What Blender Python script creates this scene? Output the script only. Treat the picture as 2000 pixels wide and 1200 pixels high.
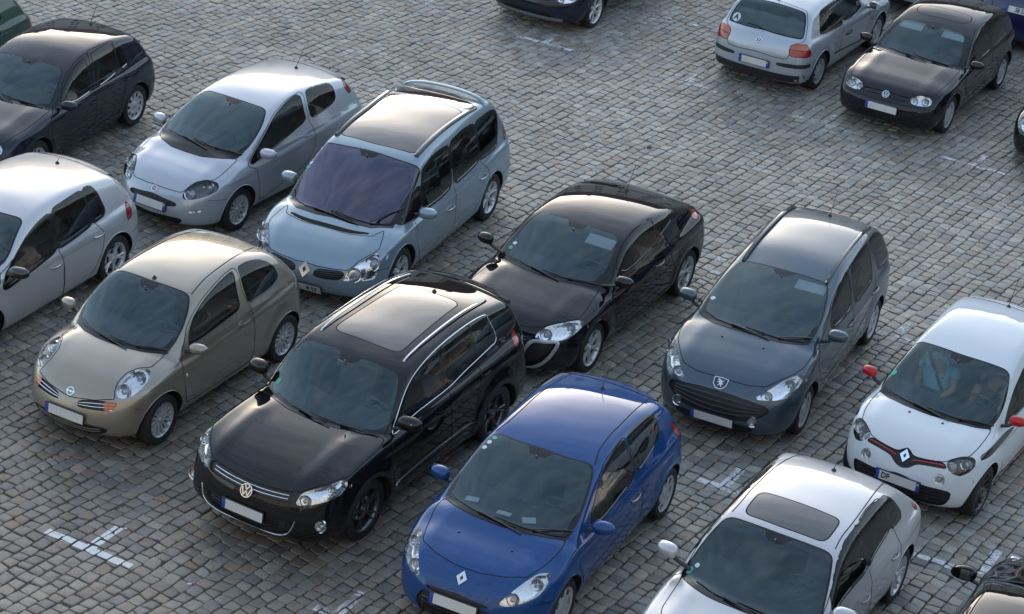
import bpy, math, random
import numpy as np
from mathutils import Vector, Matrix

# ============================================================ camera, sky, sun, exposure
for o in list(bpy.data.objects): bpy.data.objects.remove(o)
SC = bpy.context.scene
R = math.radians
CAM_F, CAM_PITCH, CAM_ROLL, CAM_H = 4376.93/2000*36.0, R(27.0614), R(5.4601), 13.1563
cd = bpy.data.cameras.new('camera'); cam = bpy.data.objects.new('camera', cd); SC.collection.objects.link(cam)
cd.lens = CAM_F; cd.sensor_width = 36; cd.clip_end = 2000; cd.clip_start = .1
_f = Vector((0, math.cos(CAM_PITCH), -math.sin(CAM_PITCH))); _r = Vector((1, 0, 0)); _u = Vector((0, math.sin(CAM_PITCH), math.cos(CAM_PITCH)))
_r2 = _r*math.cos(CAM_ROLL)+_u*math.sin(CAM_ROLL); _u2 = -_r*math.sin(CAM_ROLL)+_u*math.cos(CAM_ROLL)
M = Matrix((( _r2.x, _u2.x, -_f.x, 0), (_r2.y, _u2.y, -_f.y, 0), (_r2.z, _u2.z, -_f.z, CAM_H), (0, 0, 0, 1)))
cam.matrix_world = M
SC.camera = cam
SC.render.resolution_x, SC.render.resolution_y = 1024, 614
SC.view_settings.view_transform = 'Standard'; SC.view_settings.look = 'None'; SC.view_settings.gamma = 1
SC.view_settings.exposure = 1.8
SUN_EL, SUN_AZ = R(10), R(-8)     # azimuth measured from +Y towards +X
w = bpy.data.worlds.new('World'); SC.world = w; w.use_nodes = True
nt = w.node_tree; nt.nodes.clear()
wo = nt.nodes.new('ShaderNodeOutputWorld'); bg = nt.nodes.new('ShaderNodeBackground'); sky = nt.nodes.new('ShaderNodeTexSky')
sky.sky_type = 'NISHITA'; sky.sun_disc = False; sky.sun_elevation = SUN_EL; sky.sun_rotation = SUN_AZ
sky.air_density = 1.0; sky.dust_density = 1.6; sky.ozone_density = 1.0; sky.altitude = 100
# thin high cloud over the sky
tc = nt.nodes.new('ShaderNodeTexCoord'); mp = nt.nodes.new('ShaderNodeMapping'); mp.inputs['Scale'].default_value = (1.1, 2.2, 3.5)
nz = nt.nodes.new('ShaderNodeTexNoise'); nz.inputs['Scale'].default_value = 2.2; nz.inputs['Detail'].default_value = 6; nz.inputs['Roughness'].default_value = .55
cr = nt.nodes.new('ShaderNodeValToRGB'); cr.color_ramp.elements[0].position = .42; cr.color_ramp.elements[1].position = .72
cr.color_ramp.elements[0].color = (0, 0, 0, 1); cr.color_ramp.elements[1].color = (.55, .55, .55, 1)
bw = nt.nodes.new('ShaderNodeRGBToBW'); mu = nt.nodes.new('ShaderNodeMixRGB'); mu.blend_type = 'MULTIPLY'; mu.inputs[0].default_value = 1
mu.inputs[2].default_value = (1.55, 1.5, 1.5, 1)
mx = nt.nodes.new('ShaderNodeMixRGB')
L_ = nt.links.new
L_(tc.outputs['Generated'], mp.inputs[0]); L_(mp.outputs[0], nz.inputs['Vector']); L_(nz.outputs[0], cr.inputs[0]); L_(cr.outputs[0], mx.inputs[0])
L_(sky.outputs[0], bw.inputs[0]); L_(bw.outputs[0], mu.inputs[1]); L_(sky.outputs[0], mx.inputs[1]); L_(mu.outputs[0], mx.inputs[2])
hz = nt.nodes.new('ShaderNodeMixRGB'); hz.blend_type = 'ADD'; hz.inputs[0].default_value = 1; 
n9 = nt.nodes.new('ShaderNodeTexNoise'); n9.inputs['Scale'].default_value = 5.5; n9.inputs['Detail'].default_value = 5; c9 = nt.nodes.new('ShaderNodeValToRGB')
c9.color_ramp.elements[0].position = .38; c9.color_ramp.elements[1].position = .66; c9.color_ramp.elements[0].color = (.30, .42, .62, 1); c9.color_ramp.elements[1].color = (.88, 1.02, 1.18, 1)
L_(mp.outputs[0], n9.inputs['Vector']); L_(n9.outputs[0], c9.inputs[0]); L_(c9.outputs[0], hz.inputs[2]); L_(mx.outputs[0], hz.inputs[1]); L_(hz.outputs[0], bg.inputs[0]); L_(bg.outputs[0], wo.inputs[0]); bg.inputs[1].default_value = .12
sd = bpy.data.lights.new('sun', 'SUN'); sd.energy = 2.0; sd.angle = R(.5); sd.color = (1, .9, .78)
so = bpy.data.objects.new('sun', sd); SC.collection.objects.link(so)
_d = Vector((math.sin(SUN_AZ)*math.cos(SUN_EL), math.cos(SUN_AZ)*math.cos(SUN_EL), math.sin(SUN_EL)))
so.rotation_euler = _d.to_track_quat('Z', 'Y').to_euler(); so.location = (0, 30, 30)

# ---------------------------------------------------------------- body shape
def smax(a, b, k):
    h = np.maximum(0, 1-np.abs(a-b)/k)
    return np.maximum(a, b)+k*h*h*h/6*1.0
def smin(a, b, k): return -smax(-a, -b, k)

def spline(pts):
    """smooth C1 curve through points (x ascending), monotone-limited cubic"""
    p = np.array(sorted(pts), float); x = p[:, 0]; y = p[:, 1]; n = len(x)
    d = np.diff(y)/np.diff(x); m = np.zeros(n)
    m[0] = d[0]; m[-1] = d[-1]
    for i in range(1, n-1):
        m[i] = 0 if False else (d[i-1]*(x[i+1]-x[i])+d[i]*(x[i]-x[i-1]))/(x[i+1]-x[i-1])
    def f(q):
        q = np.asarray(q, float)
        i = np.clip(np.searchsorted(x, q)-1, 0, n-2)
        h = x[i+1]-x[i]; t = (q-x[i])/h
        tc = np.clip(t, 0, 1)
        v = ((2*tc**3-3*tc**2+1)*y[i]+(tc**3-2*tc**2+tc)*h*m[i]+(-2*tc**3+3*tc**2)*y[i+1]+(tc**3-tc**2)*h*m[i+1])
        return v+np.where(t < 0, (q-x[i])*m[0], 0)+np.where(t > 1, (q-x[i+1])*m[-1], 0)
    return f

class Body:
    def __init__(s, L, W, H, fo, wb, R, hood, front, cowl, roof, rglass, belt, rear=None, bow=.30, wbow=.42,
                 tum=.36, roofcrown=.05, ghw=None, hoodcrown=.10, flare=.018, kroof=.11, plan=.045, gtaper=.075, sec=None,
                 rbow=.2, crease=.012, zb=.19, kf=.28):
        s.L, s.W, s.H, s.fo, s.wb, s.R = L, W, H, fo, wb, R
        s.xf = L/2-fo; s.xr = s.xf-wb
        (s.xc, s.zc) = cowl; s.belt = belt
        bf, br = belt
        top = list(hood)+[(cowl[0], cowl[1])]
        top += [(cowl[0]-.5, (cowl[1]+bf)/2+.01), (0, bf*.55+br*.45+.01), (-1.0, br+.01), (-L/2+.25, br+.02), (-L/2, br-.02)]
        tt = {}
        for a, b in top: tt[round(a, 3)] = b
        s.T0 = spline(list(tt.items()))
        s.F = spline(front)
        s.Rr = spline(rear or [(.15, .10), (.3, .02), (.5, 0), (.7, .02), (.85, .07), (1.0, .13), (1.2, .22)])
        s.roof = spline(roof)
        s.xh, s.zh = sorted(roof)[-1]
        s.xt, s.zt = sorted(roof)[0]
        s.rg = rglass
        s.bow, s.rbow, s.wbow, s.tum, s.rc, s.hc, s.fl = bow, rbow, wbow, tum, roofcrown, hoodcrown, flare
        s.ghw = ghw if ghw is not None else W/2-.06
        s.kroof, s.plan, s.gt, s.crease, s.zb, s.kf = kroof, plan, gtaper, crease, zb, kf
        s.sec = spline(sec or [(.1, -.10), (.22, -.055), (.34, -.022), (.5, -.002), (.62, 0), (.74, -.006), (.86, -.02), (.96, -.04), (1.1, -.08), (1.4, -.2)])
    def f(s, P):
        P = np.asarray(P, float); x = P[..., 0]; y = np.abs(P[..., 1]); z = P[..., 2]
        L, W = s.L, s.W
        bz = s.belt[0]+(s.belt[1]-s.belt[0])*np.clip((1.0-x)/2.4, -.2, 1.2)
        zz = z-(bz-.95)*np.clip((z-.5)/.45, 0, 1)
        ux = np.abs(x)/(L/2)
        Wh = W/2-s.plan*ux**4
        fl = 0
        for xw in (s.xf, s.xr):
            d = np.hypot(x-xw, z-s.R)
            fl = fl+s.fl*np.exp(-((d-s.R-.10)/.10)**2)*np.clip((z-.2)/.2, 0, 1)
        q_ = np.clip((zz-.745)/.035, 0, 1); q_ = q_*q_*(3-2*q_)
        sd = y-(Wh+s.sec(zz)+fl-.009*(1-q_)*np.clip((1.1-ux)/.3, 0, 1))
        yn = np.clip(y/(W/2), 0, 1.15)
        t = z-(s.T0(x)-s.hc*yn**3+s.crease*np.exp(-((yn-.62)/.12)**2)*np.clip((x-s.xc+.1)/.3, 0, 1))
        t = t*.95
        fr = (x-(s.F(z)-s.bow*yn**3))*.9
        rr = (-x-(L/2-s.Rr(z)-s.rbow*yn**3))*.95
        zb = s.zb+.05*np.clip((ux-.7)/.3, 0, 1)**2
        low = smax(sd, t, .10)
        low = smax(low, fr, s.kf)
        low = smax(low, rr, .24)
        low = smax(low, zb-z, .10)
        # greenhouse
        h = np.maximum(z-bz, -.06)
        gy = s.ghw-.04*np.clip((x-.2)/1.0, 0, 1.5)-s.gt*np.clip((-x-.5)/1.3, 0, 1.3)**2
        g = (y-(gy-s.tum*h-.18*h*np.abs(h)))*.94
        rf = z-(s.roof(x)-s.rc*(y/.6)**2.2)
        xc, zc, xh, zh = s.xc, s.zc, s.xh, s.zh
        ln = math.hypot(xc-xh, zh-zc); nx, nz = (zh-zc)/ln, (xc-xh)/ln
        tt = np.clip((z-zc)/(zh-zc), -.3, 1.3)
        wsx = s.wbow*y*y*np.clip(1.05-.45*tt, .3, 1.2)-.035*4*tt*(1-tt)
        w = (x-xc)*nx+(z-zc)*nz+wsx*nx
        (xr, zr), (xt, zt) = s.rg, (s.xt, s.zt)
        ln = math.hypot(xr-xt, zt-zr); mx, mz = -(zt-zr)/ln, (xt-xr)/ln
        tt = np.clip((z-zr)/(zt-zr), -.3, 1.3)
        r = (x-xr)*mx+(z-zr)*mz+(.22*y*y-.03*4*tt*(1-tt))*(-mx)
        gh = smax(g, rf, s.kroof)
        gh = smax(gh, w, .07)
        gh = smax(gh, r, .10)
        gh = smax(gh, min(zc, zr)-.20-z, .05)
        gh = smax(gh, x-(xc+.03), .06)
        gh = smax(gh, (xr-.03)-x, .06)
        return smin(low, gh, .045)
    def grad(s, P, e=.004):
        P = np.asarray(P, float); g = np.zeros_like(P)
        for i in range(3):
            d = np.zeros(3); d[i] = e
            g[..., i] = s.f(P+d)-s.f(P-d)
        return g/np.maximum(np.linalg.norm(g, axis=-1, keepdims=True), 1e-9)
    def hit(s, O, D, tmax=2.0, n=160):
        """first outside->inside crossing along rays; returns points, hit mask"""
        O = np.atleast_2d(O).astype(float); D = np.atleast_2d(D).astype(float)
        D = D/np.linalg.norm(D, axis=1, keepdims=True)
        ts = np.linspace(0, tmax, n)
        F = s.f(O[:, None, :]+D[:, None, :]*ts[None, :, None])
        neg = F < 0; anyh = neg.any(1); i = np.argmax(neg, 1)
        imin = np.argmin(F, 1)
        lo = ts[np.maximum(i-1, 0)]; hi = ts[i]
        for _ in range(22):
            m = (lo+hi)/2; v = s.f(O+D*m[:, None]) < 0
            hi = np.where(v, m, hi); lo = np.where(v, lo, m)
        t = np.where(anyh, (lo+hi)/2, ts[imin])
        return O+D*t[:, None], anyh

SPEC = {
'micra': dict(L=3.72, W=1.66, H=1.54, fo=.70, wb=2.43, R=.30, hood=[(1.9, .58), (1.8, .70), (1.62, .815), (1.35, .92)],
    front=[(.1, 1.70), (.22, 1.80), (.34, 1.86), (.46, 1.875), (.56, 1.865), (.68, 1.84), (.8, 1.80), (1.0, 1.72)], cowl=(1.06, .985),
    roof=[(.33, 1.47), (0, 1.525), (-.4, 1.545), (-.8, 1.525), (-1.28, 1.43)], rglass=(-1.70, 1.0), belt=(.97, 1.07), bow=.40, wbow=.5, roofcrown=.06, hoodcrown=.15, kroof=.16, plan=.07, kf=.36),
'golf6': dict(L=4.20, W=1.786, H=1.48, fo=.87, wb=2.578, R=.315, hood=[(2.1, .66), (1.95, .76), (1.6, .87), (1.25, .94)],
    front=[(.1, 1.98), (.22, 2.06), (.4, 2.11), (.55, 2.10), (.7, 2.06), (.85, 2.0)], cowl=(.98, .99),
    roof=[(.2, 1.385), (-.1, 1.455), (-.5, 1.48), (-1.0, 1.46), (-1.62, 1.375)], rglass=(-1.93, 1.0), belt=(.93, 1.0), bow=.3, gtaper=.05, tum=.34),
'tiguan': dict(L=4.43, W=1.81, H=1.69, fo=.92, wb=2.60, R=.345, hood=[(2.3, .78), (2.18, .84), (1.9, .95), (1.5, 1.03)],
    front=[(.1, 2.12), (.25, 2.22), (.4, 2.29), (.52, 2.29), (.65, 2.26), (.8, 2.21), (.95, 2.14)], cowl=(1.10, 1.065),
    roof=[(.43, 1.565), (.1, 1.63), (-.4, 1.67), (-1.1, 1.685), (-1.80, 1.60)], rglass=(-2.09, 1.12), belt=(1.08, 1.17), bow=.24, tum=.27, gtaper=.05, plan=.03, roofcrown=.04, zb=.24, flare=.03, kroof=.09, kf=.22, crease=.02,
    hoodcrown=.06, sec=[(.1, -.08), (.25, -.04), (.38, -.01), (.5, 0), (.7, 0), (.82, -.006), (.95, -.03), (1.1, -.08), (1.4, -.2)]),
'clio': dict(L=4.03, W=1.71, H=1.49, fo=.82, wb=2.585, R=.30, hood=[(2.0, .66), (1.88, .76), (1.6, .865), (1.35, .92)],
    front=[(.1, 1.92), (.22, 2.0), (.36, 2.04), (.5, 2.04), (.64, 2.02), (.78, 1.96), (.95, 1.88)], cowl=(1.16, .985),
    roof=[(.26, 1.41), (-.05, 1.465), (-.45, 1.49), (-.95, 1.47), (-1.50, 1.385)], rglass=(-1.83, 1.0), belt=(.95, 1.03), bow=.36, wbow=.46, hoodcrown=.12, plan=.06, kf=.32),
'megane': dict(L=4.30, W=1.80, H=1.42, fo=.87, wb=2.64, R=.32, hood=[(2.12, .66), (2.0, .75), (1.7, .855), (1.35, .92)],
    front=[(.1, 2.06), (.22, 2.12), (.38, 2.16), (.5, 2.16), (.64, 2.13), (.78, 2.08), (.95, 2.0)], cowl=(1.10, .96),
    roof=[(.25, 1.375), (-.1, 1.42), (-.5, 1.425), (-1.0, 1.37), (-1.45, 1.27)], rglass=(-1.97, 1.03), belt=(.93, 1.06), bow=.36, wbow=.46, tum=.40, gtaper=.16, hoodcrown=.12, plan=.06, kf=.32),
'p307': dict(L=4.42, W=1.757, H=1.55, fo=.86, wb=2.708, R=.31, hood=[(2.28, .66), (2.15, .77), (1.85, .90), (1.55, .98)],
    front=[(.1, 2.14), (.22, 2.20), (.36, 2.235), (.5, 2.24), (.64, 2.22), (.78, 2.16), (.95, 2.08)], cowl=(1.27, 1.04),
    roof=[(.11, 1.415), (-.25, 1.49), (-.8, 1.525), (-1.4, 1.51), (-1.88, 1.42)], rglass=(-2.13, 1.02), belt=(.97, 1.04), bow=.36, wbow=.46, hoodcrown=.12, plan=.06, kf=.32, gtaper=.06),
'twingo': dict(L=3.59, W=1.64, H=1.55, fo=.63, wb=2.49, R=.31, hood=[(1.78, .74), (1.70, .82), (1.5, .93), (1.3, .985)],
    front=[(.1, 1.66), (.22, 1.74), (.36, 1.80), (.5, 1.81), (.64, 1.795), (.78, 1.77), (.95, 1.70)], cowl=(1.13, 1.02),
    roof=[(.29, 1.43), (0, 1.505), (-.4, 1.54), (-.9, 1.51), (-1.32, 1.42)], rglass=(-1.66, 1.0), belt=(.95, 1.05), bow=.32, wbow=.46, hoodcrown=.12, plan=.05, kf=.34),
'a3': dict(L=4.15, W=1.735, H=1.42, fo=.85, wb=2.51, R=.31, hood=[(2.05, .62), (1.9, .72), (1.6, .80), (1.25, .86)],
    front=[(.1, 1.95), (.22, 2.03), (.4, 2.07), (.55, 2.07), (.7, 2.03), (.85, 1.97)], cowl=(.98, .91),
    roof=[(.27, 1.345), (-.05, 1.40), (-.45, 1.42), (-.95, 1.40), (-1.35, 1.32)], rglass=(-1.80, .98), belt=(.92, .97), bow=.28, wbow=.34),
'punto': dict(L=4.06, W=1.687, H=1.49, fo=.86, wb=2.51, R=.30, hood=[(2.02, .62), (1.9, .74), (1.6, .87), (1.38, .925)],
    front=[(.1, 1.92), (.22, 2.0), (.36, 2.05), (.5, 2.05), (.64, 2.02), (.78, 1.95), (.95, 1.86)], cowl=(1.19, .99),
    roof=[(.24, 1.41), (-.1, 1.47), (-.5, 1.49), (-1.0, 1.46), (-1.54, 1.385)], rglass=(-1.85, 1.02), belt=(.93, 1.05), bow=.40, wbow=.46, hoodcrown=.13, plan=.07, kf=.36),
'espace': dict(L=4.66, W=1.86, H=1.73, fo=.93, wb=2.80, R=.335, hood=[(2.32, .62), (2.22, .72), (2.0, .83), (1.75, .91)],
    front=[(.1, 2.22), (.22, 2.30), (.36, 2.35), (.5, 2.35), (.64, 2.32), (.78, 2.26), (.95, 2.18)], cowl=(1.56, .97),
    roof=[(.62, 1.555), (.2, 1.635), (-.4, 1.68), (-1.2, 1.69), (-1.85, 1.62)], rglass=(-2.18, 1.1), belt=(.99, 1.04), bow=.36, wbow=.42, tum=.27, hoodcrown=.12, plan=.06, kf=.32, gtaper=.05, roofcrown=.035),
'golf4': dict(L=4.15, W=1.735, H=1.44, fo=.85, wb=2.51, R=.31, hood=[(2.05, .66), (1.97, .72), (1.7, .81), (1.3, .87)],
    front=[(.1, 1.96), (.22, 2.04), (.4, 2.085), (.55, 2.08), (.66, 2.02), (.8, 1.98)], cowl=(.83, .93),
    roof=[(.08, 1.33), (-.25, 1.405), (-.65, 1.43), (-1.1, 1.405), (-1.57, 1.335)], rglass=(-1.87, .95), belt=(.92, .95), bow=.22, wbow=.32, gtaper=.04, tum=.34, hoodcrown=.07, kf=.26),
}
# ============================================================ materials
MATS = {}
def node_mat(name):
    m = bpy.data.materials.new(name); m.use_nodes = True; nt = m.node_tree
    for n in list(nt.nodes): nt.nodes.remove(n)
    out = nt.nodes.new('ShaderNodeOutputMaterial')
    return m, nt, out
def N(nt, t, **k):
    n = nt.nodes.new(t)
    for a, b in k.items():
        if a in n.inputs: n.inputs[a].default_value = b
        else: setattr(n, a, b)
    return n
def simple(name, col, rough=.5, metal=0, coat=0, bump=0, bscale=300, var=0, vscale=8, spec=.5, crough=.03, emit=None):
    if name in MATS: return MATS[name]
    m, nt, out = node_mat(name)
    p = N(nt, 'ShaderNodeBsdfPrincipled')
    p.inputs['Roughness'].default_value = rough; p.inputs['Metallic'].default_value = metal
    p.inputs['Coat Weight'].default_value = coat; p.inputs['Coat Roughness'].default_value = crough
    p.inputs['Specular IOR Level'].default_value = spec
    p.inputs['Base Color'].default_value = (*col, 1)
    tc = N(nt, 'ShaderNodeTexCoord')
    if var:
        nz = N(nt, 'ShaderNodeTexNoise', Scale=vscale, Detail=5.0)
        mx = N(nt, 'ShaderNodeMixRGB'); mx.inputs[1].default_value = (*[c*(1-var) for c in col], 1); mx.inputs[2].default_value = (*[min(1, c*(1+var)) for c in col], 1)
        nt.links.new(tc.outputs['Object'], nz.inputs['Vector']); nt.links.new(nz.outputs[0], mx.inputs[0]); nt.links.new(mx.outputs[0], p.inputs['Base Color'])
    if bump:
        nb = N(nt, 'ShaderNodeTexNoise', Scale=bscale, Detail=3.0); bp = N(nt, 'ShaderNodeBump', Strength=bump, Distance=.002 if bscale > 50 else .01)
        nt.links.new(tc.outputs['Object'], nb.inputs['Vector']); nt.links.new(nb.outputs[0], bp.inputs['Height']); nt.links.new(bp.outputs[0], p.inputs['Normal'])
    nt.links.new(p.outputs[0], out.inputs[0])
    MATS[name] = m; return m
def paint(name, col, metal=.0, rough=.3, dust=.02):
    """clear-coated car paint with a thin film of dust; the inner face of the shell is dark lining"""
    if name in MATS: return MATS[name]
    m, nt, out = node_mat(name)
    tc = N(nt, 'ShaderNodeTexCoord')
    n1 = N(nt, 'ShaderNodeTexNoise', Scale=2.2, Detail=8.0, Roughness=.65)
    n2 = N(nt, 'ShaderNodeTexNoise', Scale=140.0, Detail=2.0)
    nt.links.new(tc.outputs['Object'], n1.inputs['Vector']); nt.links.new(tc.outputs['Object'], n2.inputs['Vector'])
    r1 = N(nt, 'ShaderNodeMapRange'); r1.inputs[1].default_value = .35; r1.inputs[2].default_value = .8; r1.inputs[3].default_value = dust*.35; r1.inputs[4].default_value = dust
    nt.links.new(n1.outputs[0], r1.inputs[0])
    r2 = N(nt, 'ShaderNodeMapRange'); r2.inputs[1].default_value = .60; r2.inputs[2].default_value = .78; r2.inputs[3].default_value = 0; r2.inputs[4].default_value = dust*4
    nt.links.new(n2.outputs[0], r2.inputs[0])
    ad = N(nt, 'ShaderNodeMath', operation='ADD'); nt.links.new(r1.outputs[0], ad.inputs[0]); nt.links.new(r2.outputs[0], ad.inputs[1])
    p = N(nt, 'ShaderNodeBsdfPrincipled'); p.inputs['Metallic'].default_value = metal; p.inputs['Roughness'].default_value = rough
    p.inputs['Coat Weight'].default_value = 1; p.inputs['Coat Roughness'].default_value = .035; p.inputs['Base Color'].default_value = (*col, 1)
    p.inputs['Specular IOR Level'].default_value = .0 if metal < .2 else .5
    p.inputs['Coat IOR'].default_value = 1.5
    mr = N(nt, 'ShaderNodeMapRange'); mr.inputs[1].default_value = .3; mr.inputs[2].default_value = .8; mr.inputs[3].default_value = .0; mr.inputs[4].default_value = .035
    nt.links.new(n1.outputs[0], mr.inputs[0]); nt.links.new(mr.outputs[0], p.inputs['Coat Roughness'])
    d = N(nt, 'ShaderNodeBsdfDiffuse'); d.inputs[0].default_value = (.30, .28, .25, 1)
    mx = N(nt, 'ShaderNodeMixShader'); nt.links.new(ad.outputs[0], mx.inputs[0]); nt.links.new(p.outputs[0], mx.inputs[1]); nt.links.new(d.outputs[0], mx.inputs[2])
    li = N(nt, 'ShaderNodeBsdfDiffuse'); li.inputs[0].default_value = (.05, .05, .052, 1)
    ge = N(nt, 'ShaderNodeNewGeometry'); m2 = N(nt, 'ShaderNodeMixShader')
    nt.links.new(ge.outputs['Backfacing'], m2.inputs[0]); nt.links.new(mx.outputs[0], m2.inputs[1]); nt.links.new(li.outputs[0], m2.inputs[2])
    nt.links.new(m2.outputs[0], out.inputs[0]); MATS[name] = m; return m
def glass(name, tint=(.55, .62, .6), refl=(1, 1, 1), ior=1.5, rough=.0, boost=1.0, film=.05):
    if name in MATS: return MATS[name]
    m, nt, out = node_mat(name)
    t = N(nt, 'ShaderNodeBsdfTransparent'); t.inputs[0].default_value = (*tint, 1)
    g = N(nt, 'ShaderNodeBsdfGlossy'); g.inputs[0].default_value = (*refl, 1); g.inputs['Roughness'].default_value = rough
    fr = N(nt, 'ShaderNodeFresnel'); fr.inputs[0].default_value = ior
    mu = N(nt, 'ShaderNodeMath', operation='MULTIPLY'); mu.inputs[1].default_value = boost; mu.use_clamp = True
    d = N(nt, 'ShaderNodeBsdfDiffuse'); d.inputs[0].default_value = (.42, .43, .42, 1)
    tc = N(nt, 'ShaderNodeTexCoord'); n1 = N(nt, 'ShaderNodeTexNoise', Scale=3.0, Detail=7.0)
    r1 = N(nt, 'ShaderNodeMapRange'); r1.inputs[1].default_value = .35; r1.inputs[2].default_value = .8; r1.inputs[3].default_value = film*.3; r1.inputs[4].default_value = film
    nt.links.new(tc.outputs['Object'], n1.inputs['Vector']); nt.links.new(n1.outputs[0], r1.inputs[0])
    m0 = N(nt, 'ShaderNodeMixShader'); nt.links.new(r1.outputs[0], m0.inputs[0]); nt.links.new(t.outputs[0], m0.inputs[1]); nt.links.new(d.outputs[0], m0.inputs[2])
    mx = N(nt, 'ShaderNodeMixShader'); nt.links.new(fr.outputs[0], mu.inputs[0]); nt.links.new(mu.outputs[0], mx.inputs[0])
    nt.links.new(m0.outputs[0], mx.inputs[1]); nt.links.new(g.outputs[0], mx.inputs[2]); nt.links.new(mx.outputs[0], out.inputs[0])
    MATS[name] = m; return m
def lens_mat(name, col, tr=.35):
    """coloured lamp plastic with fluted optics"""
    if name in MATS: return MATS[name]
    m, nt, out = node_mat(name)
    p = N(nt, 'ShaderNodeBsdfPrincipled', Roughness=.12); p.inputs['Base Color'].default_value = (*col, 1); p.inputs['Coat Weight'].default_value = 1
    tc = N(nt, 'ShaderNodeTexCoord'); wv = N(nt, 'ShaderNodeTexWave', Scale=26.0); wv.bands_direction = 'Z'
    cr = N(nt, 'ShaderNodeMixRGB'); cr.inputs[1].default_value = (*[c*.45 for c in col], 1); cr.inputs[2].default_value = (*[min(1, c*1.35+.01) for c in col], 1)
    nt.links.new(tc.outputs['Object'], wv.inputs['Vector']); nt.links.new(wv.outputs[1], cr.inputs[0]); nt.links.new(cr.outputs[0], p.inputs['Base Color'])
    nt.links.new(p.outputs[0], out.inputs[0]); MATS[name] = m; return m

M_FRIT = lambda: simple('black_glass_border', (.006, .006, .007), .12, 0, 0)
M_GAP = lambda: simple('shut_line', (.004, .004, .004), .9)
M_PLAST = lambda: simple('black_plastic', (.018, .018, .02), .5, bump=.15)
M_GLOSSB = lambda: simple('gloss_black', (.006, .006, .007), .12, 0, 1)
M_CHROME = lambda: simple('chrome', (.75, .76, .78), .12, 1)
M_SATIN = lambda: simple('satin_metal', (.55, .56, .58), .3, .9, var=.1)
M_TYRE = lambda: simple('tyre_rubber', (.014, .014, .015), .75, bump=.4, bscale=120, var=.4, vscale=14)
M_DARK = lambda: simple('dark_cavity', (.006, .006, .006), .9)
M_SEAT = lambda: simple('seat_cloth', (.13, .13, .135), .85, bump=.3, var=.25)
M_DASH = lambda: simple('dash_plastic', (.075, .078, .08), .55, bump=.3)
M_REFL = lambda: simple('lamp_reflector', (.85, .87, .9), .12, .9, bump=.35, bscale=16, var=.35, vscale=26)
M_CLEAR = lambda: glass('lamp_clear', (.96, .97, .98), (1, 1, 1), 1.45, film=.01)
M_GLASS = lambda: glass('window_glass', (.80, .88, .88), refl=(.74, .94, 1.0), ior=1.53, boost=1.75, film=.014)
M_SIDE = lambda: glass('side_glass', (.40, .47, .46), ior=1.5, film=.01)
M_RED = lambda: lens_mat('red_lens', (.32, .010, .006))
M_AMBER = lambda: lens_mat('amber_lens', (.42, .075, .010))
M_WHITE = lambda: simple('plate_white', (.60, .60, .59), .35, var=.14, vscale=9)
M_BLUE = lambda: simple('plate_blue', (.01, .05, .36), .35)
M_TEXT = lambda: simple('plate_text', (.01, .01, .012), .4)

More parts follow.
